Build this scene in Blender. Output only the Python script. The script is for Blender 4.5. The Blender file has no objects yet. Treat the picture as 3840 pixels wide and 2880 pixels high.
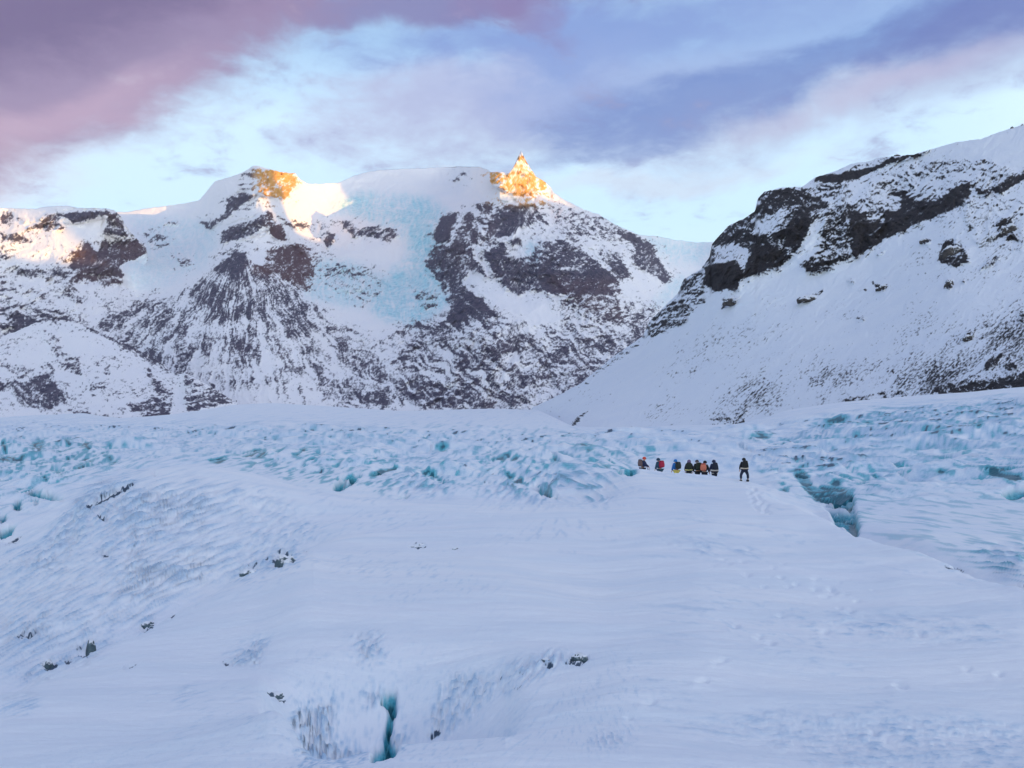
import bpy, math, random
import numpy as np
from mathutils import Vector

S = bpy.context.scene
C = S.collection
F = 1005.0                      # focal length in pixels of a 1024 px wide frame
HZ = 440.0                      # row of the eye-level horizon
random.seed(4)

# ------------------------------------------------------------------ camera
cam_d = bpy.data.cameras.new("camera")
cam = bpy.data.objects.new("camera", cam_d)
C.objects.link(cam)
cam.location = (0, 0, 0)
cam.rotation_euler = (math.radians(90), 0, 0)
cam_d.sensor_width = 36.0
cam_d.lens = 36.0 * F / 1024.0
cam_d.shift_y = (HZ - 384.0) / 1024.0
cam_d.clip_start = 0.1
cam_d.clip_end = 90000
S.camera = cam

# ------------------------------------------------------------------ light
SUN_EL = math.radians(6.0)
SH = np.array([0.86, -0.51]); SH = SH / np.linalg.norm(SH)      # compass direction towards the sun
SUN_DIR = Vector((SH[0] * math.cos(SUN_EL), SH[1] * math.cos(SUN_EL), math.sin(SUN_EL)))
sun_d = bpy.data.lights.new("sun", 'SUN')
sun_d.energy = 5.0
sun_d.angle = math.radians(0.5)
sun_d.color = (1.0, 0.52, 0.10)
sun = bpy.data.objects.new("sun", sun_d)
C.objects.link(sun)
sun.rotation_euler = (-SUN_DIR).to_track_quat('-Z', 'Y').to_euler()

S.view_settings.view_transform = 'Standard'
S.view_settings.look = 'None'
S.view_settings.exposure = 0.28
S.view_settings.gamma = 1.0
S.view_settings.use_curve_mapping = False

BG = 0.15                       # background strength


def lin(r, g, b):
    def f(c):
        c /= 255.0
        return c / 12.92 if c <= 0.04045 else ((c + 0.055) / 1.055) ** 2.4
    return (f(r), f(g), f(b), 1.0)


class N:
    """small helper round a node tree"""
    def __init__(self, tree):
        self.t = tree
        self.n = tree.nodes
        self.l = tree.links

    def node(self, kind, **kw):
        o = self.n.new(kind)
        for k, v in kw.items():
            setattr(o, k, v)
        return o

    def put(self, sock, val):
        if isinstance(val, bpy.types.NodeSocket):
            self.l.new(val, sock)
        else:
            sock.default_value = val

    def math(self, op, a, b=0.0, c=None, clamp=False):
        o = self.node('ShaderNodeMath', operation=op, use_clamp=clamp)
        self.put(o.inputs[0], a)
        self.put(o.inputs[1], b)
        if c is not None:
            self.put(o.inputs[2], c)
        return o.outputs[0]

    def mix(self, fac, a, b):
        o = self.node('ShaderNodeMix', data_type='RGBA')
        self.put(o.inputs['Factor'], fac)
        self.put(o.inputs[6], a)
        self.put(o.inputs[7], b)
        return o.outputs[2]

    def ss(self, x, lo, hi, a=0.0, b=1.0):
        o = self.node('ShaderNodeMapRange', interpolation_type='SMOOTHSTEP')
        self.put(o.inputs[0], x)
        o.inputs[1].default_value = lo
        o.inputs[2].default_value = hi
        o.inputs[3].default_value = a
        o.inputs[4].default_value = b
        return o.outputs[0]

    def noise(self, vec, scale, detail=4, rough=0.5, dist=0.0):
        o = self.node('ShaderNodeTexNoise')
        self.put(o.inputs['Vector'], vec)
        o.inputs['Scale'].default_value = scale
        o.inputs['Detail'].default_value = detail
        o.inputs['Roughness'].default_value = rough
        o.inputs['Distortion'].default_value = dist
        return o

    def combine(self, x, y, z=0.0):
        o = self.node('ShaderNodeCombineXYZ')
        self.put(o.inputs[0], x)
        self.put(o.inputs[1], y)
        self.put(o.inputs[2], z)
        return o.outputs[0]


# ------------------------------------------------------------------ world sky
world = bpy.data.worlds.new("World")
S.world = world
world.use_nodes = True
W = N(world.node_tree)
W.n.clear()
w_out = W.node('ShaderNodeOutputWorld')
w_bg = W.node('ShaderNodeBackground')
w_bg.inputs['Strength'].default_value = BG
W.l.new(w_bg.outputs[0], w_out.inputs[0])
sky = W.node('ShaderNodeTexSky', sky_type='NISHITA')
sky.sun_disc = False
sky.sun_elevation = SUN_EL
sky.sun_rotation = math.atan2(SUN_DIR.x, SUN_DIR.y)
sky.altitude = 300
sky.air_density = 1.0
sky.dust_density = 0.6
sky.ozone_density = 1.5
tc = W.node('ShaderNodeTexCoord')
sep = W.node('ShaderNodeSeparateXYZ')
W.l.new(tc.outputs['Generated'], sep.inputs[0])
az = W.math('ARCTAN2', sep.outputs[0], sep.outputs[1])
el = W.math('ARCSINE', sep.outputs[2])


def world_clouds():
    # pale air near the skyline over the physical sky
    nish = W.node('ShaderNodeVectorMath', operation='MULTIPLY')
    W.l.new(sky.outputs[0], nish.inputs[0])
    nish.inputs[1].default_value = NISH_TINT
    col = nish.outputs[0]

    def c(r, g, b):
        q = lin(r, g, b)
        return (q[0] / BG, q[1] / BG, q[2] / BG, 1.0)
    ramp = W.node('ShaderNodeValToRGB')
    cr = ramp.color_ramp
    stops = [(0.0, (224, 243, 248)), (0.16, (218, 240, 249)), (0.28, (206, 233, 249)), (0.40, (206, 232, 250)), (0.50, (160, 194, 226)),
             (0.64, (136, 154, 190)), (1.0, (120, 140, 178))]
    cr.elements[0].position = 0.0
    cr.elements[0].color = c(*stops[0][1])
    cr.elements[1].position = 1.0
    cr.elements[1].color = c(*stops[-1][1])
    for p, rgb in stops[1:-1]:
        e = cr.elements.new(p)
        e.color = c(*rgb)
    for e in cr.elements:
        e.color = tuple(q * 1.20 for q in e.color[:3]) + (1.0,)
    W.put(ramp.inputs[0], W.math('MULTIPLY', el, 1.0 / 0.75))
    # keep part of the physical sky everywhere, all of its glow towards the sun
    toward = W.node('ShaderNodeVectorMath', operation='DOT_PRODUCT')
    W.l.new(tc.outputs['Generated'], toward.inputs[0])
    toward.inputs[1].default_value = SUN_DIR
    # the whole sunward half of the sky is brighter and warmer
    lift = W.node('ShaderNodeVectorMath', operation='MULTIPLY')
    W.l.new(ramp.outputs[0], lift.inputs[0])
    W.l.new(ramp.outputs[0], lift.inputs[0])
    W.put(lift.inputs[1], W.mix(W.ss(toward.outputs['Value'], -0.15, 0.95), (0.80, 0.84, 0.89, 1), (3.6, 2.95, 2.25, 1)))
    col = W.mix(W.ss(toward.outputs['Value'], 0.3, 1.0, 0.94, 0.75), col, lift.outputs[0])
    base = W.combine(az, el)
    # wind-drawn cloud texture, streaks leaning up to the right
    mp = W.node('ShaderNodeMapping')
    mp.inputs['Rotation'].default_value = (0, 0, math.radians(-16))
    mp.inputs['Scale'].default_value = (1.0, 2.1, 1.0)
    W.l.new(base, mp.inputs[0])
    n1 = W.noise(mp.outputs[0], 5.2, 6, 0.55, 0.6)
    n2 = W.noise(mp.outputs[0], 15.0, 5, 0.6, 0.5)
    n4 = W.noise(mp.outputs[0], 38.0, 5, 0.65, 0.4)
    n3 = W.noise(mp.outputs[0], 2.6, 3, 0.5, 0.3)
    na = W.math('SUBTRACT', n1.outputs[0], 0.5)
    nb = W.math('SUBTRACT', n2.outputs[0], 0.5)
    nlow = W.math('SUBTRACT', n3.outputs[0], 0.5)
    nn = W.math('ADD', W.math('MULTIPLY', na, 1.5), W.math('MULTIPLY', nb, 1.0))
    nn = W.math('ADD', nn, W.math('MULTIPLY', W.math('SUBTRACT', n4.outputs[0], 0.5), 0.55))
    wob = W.math('MULTIPLY', na, 0.16)
    wob2 = W.math('MULTIPLY', W.math('SUBTRACT', n1.outputs['Color'], 0.5), 0.12)

    def blob(u, v, ru, rv, rot, noise_amt, lo, hi):
        """soft elliptic cloud mass round one bearing and elevation"""
        m = W.node('ShaderNodeMapping', vector_type='TEXTURE')
        m.inputs['Location'].default_value = ((u - 512) / F, (HZ - v) / F * 0.95, 0)
        m.inputs['Rotation'].default_value = (0, 0, math.radians(rot))
        m.inputs['Scale'].default_value = (ru / F, rv / F, 1)
        W.put(m.inputs[0], W.combine(W.math('ADD', az, wob), W.math('ADD', el, wob2)))
        g = W.node('ShaderNodeTexGradient', gradient_type='SPHERICAL')
        W.l.new(m.outputs[0], g.inputs[0])
        return W.ss(W.math('ADD', g.outputs[1], W.math('MULTIPLY', nn, noise_amt)), lo, hi)

    def layer(col, mask, rgb, op=1.0):
        return W.mix(W.math('MULTIPLY', mask, op), col, c(*rgb))
    # broken high cloud that covers the sky above and outside the frame as well
    up = W.ss(el, 0.22, 0.62)
    gen = W.ss(W.math('ADD', W.math('ADD', nn, W.math('MULTIPLY', nlow, 1.2)), W.math('MULTIPLY', up, 0.18)), 0.0, 0.42)
    col = W.mix(W.math('MULTIPLY', gen, W.math('MULTIPLY', up, 0.75)), col, c(146, 150, 178))
    for (u, v, ru, rv, rot, na_, lo, hi, rgb, op) in CLOUDS:
        col = layer(col, blob(u, v, ru, rv, rot, na_, lo, hi), rgb, op)
    W.l.new(col, w_bg.inputs[0])


NISH_TINT = (1.0, 1.0, 1.0)
CLEAR_MIX = 0.8
CLOUDS = [
    # centre u, v, radii, lean in degrees, ragged amount, edge from, edge to, colour, opacity
    (600, 105, 430, 72, 6, 0.60, 0.10, 0.80, (170, 182, 212), 0.80),
    (880, 96, 400, 72, 12, 0.60, 0.10, 0.80, (170, 182, 212), 0.80),
    (470, 92, 250, 58, 12, 0.55, 0.08, 0.75, (166, 168, 206), 0.65),
    (600, 30, 420, 50, 6, 0.75, 0.05, 0.75, (116, 142, 202), 0.85),
    (740, 42, 440, 58, 12, 0.45, 0.05, 0.70, (132, 158, 210), 0.65),
    (790, 76, 430, 48, 14, 0.65, 0.05, 0.80, (90, 122, 188), 0.75),
    (1000, 34, 260, 62, 14, 0.35, 0.05, 0.80, (98, 116, 178), 0.90),
    (880, 100, 230, 26, 13, 0.35, 0.15, 0.95, (180, 172, 202), 0.50),
    (420, 4, 360, 30, 6, 0.45, 0.05, 0.70, (116, 112, 164), 0.85),
    (-80, 205, 330, 100, 22, 0.28, 0.05, 0.85, (208, 188, 206), 0.90),
    (60, 66, 440, 132, 22, 0.36, 0.04, 0.46, (140, 124, 162), 0.95),
    (30, 24, 430, 112, 18, 0.36, 0.10, 0.60, (104, 94, 138), 0.95),
    (-90, 190, 220, 62, 12, 0.25, 0.10, 0.95, (220, 196, 204), 0.70),
    (100, 130, 230, 32, 22, 0.28, 0.15, 0.95, (192, 166, 192), 0.50),
    (520, 10, 90, 26, -20, 0.45, 0.10, 0.80, (128, 112, 162), 0.60),
    (640, 172, 260, 16, 2, 0.5, 0.10, 0.90, (200, 212, 230), 0.6),
    (470, 166, 95, 20, 4, 0.5, 0.05, 0.80, (216, 216, 232), 0.8),
]
world_clouds()


# ------------------------------------------------------------------ numeric helpers
def _hash(ix, iy, seed):
    h = (ix.astype(np.int64) * 374761393 + iy.astype(np.int64) * 668265263 + seed * 982451653) & 0xffffffff
    h = ((h ^ (h >> 13)) * 1274126177) & 0xffffffff
    return (h ^ (h >> 16)) & 0xffffffff


def perlin(x, y, seed=0):
    xi = np.floor(x); yi = np.floor(y)
    xf = (x - xi).astype(np.float32); yf = (y - yi).astype(np.float32)
    u = xf * xf * xf * (xf * (xf * 6 - 15) + 10)
    v = yf * yf * yf * (yf * (yf * 6 - 15) + 10)

    def g(dx, dy):
        a = _hash(xi + dx, yi + dy, seed).astype(np.float32) * np.float32(2 * math.pi / 4294967296.0)
        return np.cos(a) * (xf - dx) + np.sin(a) * (yf - dy)
    n00, n10, n01, n11 = g(0, 0), g(1, 0), g(0, 1), g(1, 1)
    a = n00 + u * (n10 - n00)
    b = n01 + u * (n11 - n01)
    return (a + v * (b - a)) * 1.45


def fbm(x, y, seed=0, octs=4, gain=0.5):
    s = 0; a = 1.0; t = 0
    for k in range(octs):
        s = s + a * perlin(x * 2 ** k + 17.3 * k, y * 2 ** k - 9.1 * k, seed + k)
        t += a; a *= gain
    return s / t


def ridged(x, y, seed=0, octs=4, gain=0.5):
    s = 0; a = 1.0; t = 0
    for k in range(octs):
        s = s + a * (1 - 2 * np.abs(perlin(x * 2 ** k + 5.3 * k, y * 2 ** k + 3.7 * k, seed + k)))
        t += a; a *= gain
    return s / t


def sstep(x, lo, hi):
    t = np.clip((x - lo) / (hi - lo), 0, 1)
    return t * t * (3 - 2 * t)


def curve(pts, u, smooth=0.0):
    xs = np.array([p[0] for p in pts], float); ys = np.array([p[1] for p in pts], float)
    if smooth <= 0:
        return np.interp(u, xs, ys)
    out = 0; ws = 0
    for d in np.linspace(-2, 2, 9):
        w = math.exp(-d * d / 2)
        out = out + w * np.interp(u + d * smooth, xs, ys); ws += w
    return out / ws


def tps(pts):
    P = np.array(pts, float)
    xy = P[:, :2] / 100.0
    z = np.log(P[:, 2])
    n = len(P)

    def k(r2):
        return np.where(r2 > 1e-12, r2 * np.log(r2 + 1e-12) * 0.5, 0)
    d2 = ((xy[:, None] - xy[None]) ** 2).sum(-1)
    A = np.zeros((n + 3, n + 3))
    A[:n, :n] = k(d2) + np.eye(n) * 0.02
    A[:n, n] = 1; A[:n, n + 1:] = xy
    A[n, :n] = 1; A[n + 1:, :n] = xy.T
    w = np.linalg.solve(A, np.concatenate([z, [0, 0, 0]]))
    gu = np.linspace(-400, 1700, 526); gv = np.linspace(60, 480, 141)
    GU, GV = np.meshgrid(gu, gv, indexing='ij')
    q = np.stack([GU, GV], -1) / 100.0
    r = w[n] + q @ w[n + 1:]
    for i in range(n):
        r = r + w[i] * k(((q - xy[i]) ** 2).sum(-1))

    def f(U, V):
        a = np.clip((U + 400) / 2100 * 525, 0, 524.999); b = np.clip((V - 60) / 420 * 140, 0, 139.999)
        i = a.astype(int); j = b.astype(int); a = a - i; b = b - j
        return np.exp((r[i, j] * (1 - a) + r[i + 1, j] * a) * (1 - b) + (r[i, j + 1] * (1 - a) + r[i + 1, j + 1] * a) * b)
    return f


def zoom(x0, y0, s):
    """survey sheets were read at several enlargements; bring a point to the common grid"""
    k = 0.266667
    return lambda pts: [((x0 + x / s) * k, (y0 + y / s) * k) for x, y in pts]


Z1 = zoom(0, 500, 2.212); Z2 = zoom(0, 950, 2.212); Z3 = zoom(700, 550, 2.212)
Z4 = zoom(1500, 500, 1.8433); Z5 = zoom(2500, 400, 1.6507); Z6 = zoom(2000, 1100, 1.7015)
Z8 = zoom(2800, 1400, 1.952); ZL = zoom(0, 1450, 1.4747); ZM = zoom(1200, 1450, 1.7015)
ZQ = zoom(0, 1900, 1.6931); ZB = zoom(800, 2200, 1.3825); ZR = zoom(2200, 2000, 1.3488)
ZF = zoom(0, 0, 0.57604)

U0, V0, RU, RV = -60, 90, 1150, 700


class Chart:
    """a map of where bare rock, bare ice or painted glow and shade lie, drawn from surveyed outlines"""
    def __init__(self, fill=0.0):
        self.a = np.full((RU, RV), fill, np.float32)

    def poly(self, pts, val, mode='set'):
        P = np.array(pts)
        lo = np.floor(P.min(0)) - 1; hi = np.ceil(P.max(0)) + 1
        i0 = max(0, int(lo[0] - U0)); i1 = min(RU, int(hi[0] - U0)); j0 = max(0, int(lo[1] - V0)); j1 = min(RV, int(hi[1] - V0))
        if i1 <= i0 or j1 <= j0:
            return
        acc = 0
        for ox, oy in ((.25, .25), (.75, .25), (.25, .75), (.75, .75)):
            X, Y = np.meshgrid(np.arange(i0, i1) + U0 + ox, np.arange(j0, j1) + V0 + oy, indexing='ij')
            ins = np.zeros(X.shape, bool)
            n = len(P)
            for k in range(n):
                x1, y1 = P[k]; x2, y2 = P[(k + 1) % n]
                if y1 == y2:
                    continue
                c = ((y1 > Y) != (y2 > Y)) & (X < (x2 - x1) * (Y - y1) / (y2 - y1) + x1)
                ins ^= c
            acc = acc + ins / 4.0
        s = self.a[i0:i1, j0:j1]
        if mode == 'max':
            self.a[i0:i1, j0:j1] = np.maximum(s, acc * val)
        else:
            self.a[i0:i1, j0:j1] = s * (1 - acc) + acc * val

    def blur(self, r):
        k = np.exp(-np.arange(-3 * r, 3 * r + .1) ** 2 / (2 * r * r)); k /= k.sum()
        h = len(k) // 2
        a = np.pad(self.a, ((h, h), (0, 0)), mode='edge')
        a = sum(k[i] * a[i:i + RU] for i in range(len(k)))
        a = np.pad(a, ((0, 0), (h, h)), mode='edge')
        self.a = sum(k[i] * a[:, i:i + RV] for i in range(len(k))).astype(np.float32)
        return self

    def at(self, U, V):
        a = np.clip(U - U0 - .5, 0, RU - 1.001); b = np.clip(V - V0 - .5, 0, RV - 1.001)
        i = a.astype(int); j = b.astype(int); a = a - i; b = b - j
        m = self.a
        return (m[i, j] * (1 - a) + m[i + 1, j] * a) * (1 - b) + (m[i, j + 1] * (1 - a) + m[i + 1, j + 1] * a) * b


def grid_mesh(name, X, Y, Z, attrs, mat):
    n, m = X.shape
    co = np.stack([X, Y, Z], -1).reshape(-1, 3).astype(np.float32)
    idx = np.arange(n * m).reshape(n, m)
    q = np.stack([idx[:-1, :-1], idx[1:, :-1], idx[1:, 1:], idx[:-1, 1:]], -1).reshape(-1, 4)
    me = bpy.data.meshes.new(name)
    me.vertices.add(n * m)
    me.vertices.foreach_set('co', co.ravel())
    me.loops.add(q.size)
    me.loops.foreach_set('vertex_index', q.ravel().astype(np.int32))
    me.polygons.add(len(q))
    me.polygons.foreach_set('loop_start', np.arange(0, q.size, 4, dtype=np.int32))
    me.polygons.foreach_set('loop_total', np.full(len(q), 4, np.int32))
    me.polygons.foreach_set('use_smooth', np.ones(len(q), bool))
    for k, v in attrs.items():
        at = me.attributes.new(k, 'FLOAT', 'POINT')
        at.data.foreach_set('value', v.reshape(-1).astype(np.float32))
    me.update(calc_edges=True)
    me.materials.append(mat)
    o = bpy.data.objects.new(name, me)
    C.objects.link(o)
    return o


# ------------------------------------------------------------------ materials
def new_mat(name):
    m = bpy.data.materials.new(name)
    m.use_nodes = True
    t = N(m.node_tree)
    b = t.n['Principled BSDF']
    return m, t, b


def attr(t, name):
    a = t.node('ShaderNodeAttribute', attribute_name=name)
    return a.outputs['Fac']


def mountain_material(name, snow, rock_a, rock_b, red, scale, bump):
    m, t, b = new_mat(name)
    pos = t.node('ShaderNodeNewGeometry').outputs['Position']
    big = t.noise(pos, scale * 0.12, 4, 0.6).outputs[0]
    mid = t.noise(pos, scale, 5, 0.65).outputs[0]
    fine = t.noise(pos, scale * 4, 4, 0.7).outputs[0]
    rk = t.mix(t.ss(mid, 0.35, 0.65), rock_a, rock_b)
    rk = t.mix(t.math('MULTIPLY', attr(t, 'red'), 0.6), rk, red)
    rk = t.mix(t.ss(fine, 0.5, 0.75, 0, 0.35), rk, (rock_b[0] * 1.9, rock_b[1] * 1.9, rock_b[2] * 2.0, 1))
    sn = t.mix(t.ss(big, 0.3, 0.7, 0, 0.5), snow, (snow[0] * .92, snow[1] * .94, snow[2] * .98, 1))
    ice = t.mix(t.ss(mid, 0.35, 0.65), (0.50, 0.77, 0.86, 1), (0.27, 0.56, 0.68, 1))
    rk = t.mix(attr(t, 'alpenglow'), rk, (0.78, 0.40, 0.12, 1))  # warm sunlight on the summits put into the rock colour
    sn = t.mix(attr(t, 'ice'), sn, ice)
    rmask = t.math('ADD', attr(t, 'rock'), t.math('MULTIPLY', t.math('SUBTRACT', fine, 0.5), 0.55))
    rmask = t.ss(rmask, 0.22, 0.80)
    t.put(b.inputs['Base Color'], t.mix(rmask, sn, rk))
    b.inputs['Roughness'].default_value = 0.85
    b.inputs['Specular IOR Level'].default_value = 0.15
    bp = t.node('ShaderNodeBump')
    bp.inputs['Distance'].default_value = bump
    t.put(bp.inputs['Strength'], t.math('ADD', t.math('MULTIPLY', rmask, 0.7), 0.12))
    t.put(bp.inputs['Height'], t.math('ADD', mid, t.math('MULTIPLY', fine, 0.4)))
    t.l.new(bp.outputs[0], b.inputs['Normal'])
    return m


M_FAR = mountain_material('far_rock_and_snow', (0.86, 0.84, 0.88, 1), (0.056, 0.052, 0.092, 1), (0.130, 0.112, 0.160, 1),
                          (0.17, 0.075, 0.065, 1), 0.05, 12.0)
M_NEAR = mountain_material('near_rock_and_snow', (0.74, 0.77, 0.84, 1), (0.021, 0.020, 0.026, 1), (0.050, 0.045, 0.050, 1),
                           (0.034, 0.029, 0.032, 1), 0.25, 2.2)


def ground_material():
    m, t, b = new_mat('glacier_snow_and_ice')
    pos = t.node('ShaderNodeNewGeometry').outputs['Position']
    mp = t.node('ShaderNodeMapping')
    mp.inputs['Rotation'].default_value = (0, 0, math.radians(8))
    mp.inputs['Scale'].default_value = (0.35, 1.5, 1.0)
    t.put(mp.inputs[0], pos)
    drift = t.noise(mp.outputs[0], 0.5, 6, 0.6, 0.4).outputs[0]
    grain = t.noise(pos, 7.0, 5, 0.7).outputs[0]
    broad = t.noise(pos, 0.08, 4, 0.55).outputs[0]
    sn = t.mix(t.ss(broad, 0.3, 0.7), (0.80, 0.83, 0.90, 1), (0.86, 0.87, 0.90, 1))
    sn = t.mix(t.ss(drift, 0.35, 0.7, 0, 0.8), sn, (0.73, 0.79, 0.87, 1))
    firn_shade = t.mix(t.ss(grain, 0.35, 0.65), (0.36, 0.52, 0.70, 1), (0.56, 0.68, 0.82, 1))
    sn = t.mix(attr(t, 'firn_shade'), sn, firn_shade)  # bluish firn, also carrying painted shade of mound, gully and bowl
    ice = t.mix(t.ss(grain, 0.3, 0.7), (0.030, 0.27, 0.36, 1), (0.17, 0.56, 0.68, 1))
    ic = t.ss(t.math('ADD', attr(t, 'ice'), t.math('MULTIPLY', t.math('SUBTRACT', grain, 0.5), 0.35)), 0.10, 0.95)
    ice = t.mix(t.ss(attr(t, 'ice'), 0.95, 1.7), ice, (0.010, 0.11, 0.15, 1))
    cl = t.mix(ic, sn, ice)
    dk = t.ss(t.math('ADD', attr(t, 'dark'), t.math('MULTIPLY', t.math('SUBTRACT', grain, 0.5), 0.6)), 0.35, 0.75)
    cl = t.mix(dk, cl, (0.060, 0.095, 0.145, 1))
    t.put(b.inputs['Base Color'], cl)
    t.put(b.inputs['Roughness'], t.math('SUBTRACT', 0.75, t.math('MULTIPLY', ic, 0.45)))
    b.inputs['Specular IOR Level'].default_value = 0.25
    bp = t.node('ShaderNodeBump')
    bp.inputs['Distance'].default_value = 0.12
    bp.inputs['Strength'].default_value = 0.65
    t.put(bp.inputs['Height'], t.math('ADD', t.math('ADD', drift, t.math('MULTIPLY', t.noise(mp.outputs[0], 2.6, 6, 0.65, 0.3).outputs[0], 0.35)), t.math('MULTIPLY', grain, 0.16)))
    t.l.new(bp.outputs[0], b.inputs['Normal'])
    return m


M_GROUND = ground_material()


# ------------------------------------------------------------------ mountains
SHEETS = []


def relief_sheet(name, us, top, bot, rows, depth, style, chart, mat, k_relief, back=0.25, sil=1.0):
    """a mountain flank: bearing x elevation net, distance from the survey, crags pushed in and out"""
    topv = curve(top, us) + sil * fbm(us / 7.0, us * 0 + 3.1, 77, 4, 0.6) * 1.1
    botv = curve(bot, us)
    tt = np.linspace(0, 1, rows)
    U = np.repeat(us[:, None], rows, 1)
    V = botv[:, None] + (topv - botv)[:, None] * tt[None]
    D = depth(U, V)
    rel, rock, red, ice = style(U, V, chart)
    aglow = chart['alpenglow'].at(U, V) if 'alpenglow' in chart else U * 0
    Y = D - rel * D / F * k_relief
    # far side of the crest
    nb = 8
    Yb = Y[:, -1:] * (1 + back * (np.arange(1, nb + 1) / nb)[None] ** 1.2)
    zt = (HZ - V[:, -1:]) / F * Y[:, -1:]
    Zb = zt - (Yb - Y[:, -1:]) * 0.55
    X = (U - 512) / F * Y
    Z = (HZ - V) / F * Y
    X = np.concatenate([X, (U[:, -1:] - 512) / F * Yb], 1)
    Y = np.concatenate([Y, Yb], 1)
    Z = np.concatenate([Z, Zb], 1)
    ext = lambda a: np.concatenate([a, np.repeat(a[:, -1:], nb, 1)], 1)
    SHEETS.append((U, V, X, Y, Z))
    o = grid_mesh(name, X, Y, Z, {'rock': ext(rock), 'red': ext(red), 'ice': ext(ice), 'alpenglow': ext(aglow)}, mat)
    o['kind'] = 'structure'
    return o


def crags(U, V, seed, lam, warp=1.0):
    """protrusion of the rock in pixels-at-distance, and how steep it gets upward"""
    wx = fbm(U / 30, V / 30, seed + 50, 3) * 10 * warp
    wy = fbm(U / 30 + 9, V / 30, seed + 60, 3) * 10 * warp
    u, v = U + wx, V + wy
    r = 0
    for k, (a, l) in enumerate(((5.5, 38.), (3.4, 18.), (2.0, 8.5), (1.1, 4.2), (0.6, 2.3))):
        l = l * lam
        r = r + a * lam * (1 - 2.2 * np.abs(perlin(u / l * 0.9 + v / l * 0.25, v / l, seed + k)))
    up = -np.gradient(r, axis=1) / np.maximum(np.abs(np.gradient(V, axis=1)), 1e-3) * -1
    return r, up


def style_far(U, V, ch):
    wu = U + fbm(U / 9, V / 9, 1, 3) * 3.2; wv = V + fbm(U / 9 + 7, V / 9, 2, 3) * 3.2
    dens = ch['rock'].at(wu, wv)
    if 'wide' in ch:
        dens = dens + np.clip(ch['wide'].at(wu, wv) - dens, 0, 1) * 0.62 * sstep(dens, -0.01, 0.04)
        dens = np.where(dens < 0.02, np.clip(ch['wide'].at(wu, wv) * 0.75, 0, 0.30), dens)
    fan = ch['fan'].at(U, V); red = ch['red'].at(wu, wv); ic = ch['ice'].at(wu, wv)
    strata = ch['strata'].at(U, V); diag = ch['diag'].at(U, V)
    r, up = crags(U, V, 10, 1.0)
    # ribs running down the cone from its head
    du, dv = U - 241, (V - 232)
    ang = np.arctan2(du, np.maximum(dv, 4)); rad = np.hypot(du, dv)
    aw = ang + fbm(U / 34, V / 30, 31, 4, 0.6) * 0.10
    rib = ridged(aw * 12, rad / 70, 33, 3, 0.65) * 0.6 + ridged(aw * 33, rad / 38, 34, 2) * 0.45 + fbm(U / 26, V / 14, 35, 4, 0.6) * 0.50 - 0.10
    # gullies leaning down to the right
    dg = ridged((U * 0.72 - V * 0.95) / 9 + fbm(U / 20, V / 20, 41, 2) * 1.3, (U * 0.95 + V * 0.72) / 60, 42, 3, 0.6)
    st = fbm(U / 34, V / 3.0 + U * 0.05 + fbm(U / 22, V / 22, 44, 2) * 1.4, 45, 3, 0.6)
    rib = rib - 0.36; dg = dg - 0.30
    n = fbm(U / 5.0, V / 4.0, 51, 4, 0.65)
    upn = np.clip(up, -1.2, 1.2)
    smooth = np.clip(dens * 2.2, 0.10, 1.0)
    rel = r * (0.28 + 1.15 * smooth) * (1 - 0.7 * fan) + rib * 3.4 * fan + dg * 2.6 * diag
    rel = rel + (1.6 * fbm(U / 3.2, V / 2.6, 61, 2) + 2.6 * ridged(U / 11, V / 5 + U / 30, 62, 2)) * ic
    tex = n * 0.75 + upn * 0.20 * (1 - fan) + 0.42 * fbm(U / 42 + V / 60, V / 24, 52, 3) * (1 - 0.5 * fan)
    flute = ridged((U + V * 0.40 + fbm(U / 15, V / 15, 46, 2) * 9) / 9.0, V / 38, 47, 3, 0.6) - 0.3
    cliff = np.clip((dens - 0.5) * 4, 0, 1) * (1 - fan)
    rel = rel + flute * 3.0 * cliff + 4.0 * fbm(U / 55, V / 40, 53, 3) * (dens > 0.02)
    tex = tex * (1 - 0.35 * cliff) + flute * 0.45 * cliff
    tex = tex * (1 - 0.35 * np.maximum(fan, diag)) + rib * 0.95 * fan + dg * 0.75 * diag + st * 0.9 * strata
    fin = fbm(U / 1.7, V / 1.5, 81, 2, 0.7)
    rock = 0.5 + (dens - 0.52) * 1.15 + tex * 1.15 + fin * 0.60
    rock = np.where(dens < 0.02, np.minimum(rock, 0.1), rock)
    rock = np.clip(rock, 0, 1)
    qx = U + 8 * fbm(U / 25, V / 25, 74, 2); qy = V + 5 * fbm(U / 18, V / 18, 75, 2)
    ice = np.clip(ic * (0.50 + 1.2 * fbm(qx / 3.0, qy / 8.0, 71, 4, 0.65) + 0.55 * ridged(qx / 20, qy / 3.6, 73, 3, 0.6) + 0.5 * fbm(U / 40, V / 30, 76, 2)), 0, 1)
    return rel, rock, np.clip(red + 0.25 * fbm(U / 30, V / 30, 72, 2), 0, 1), ice


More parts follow.
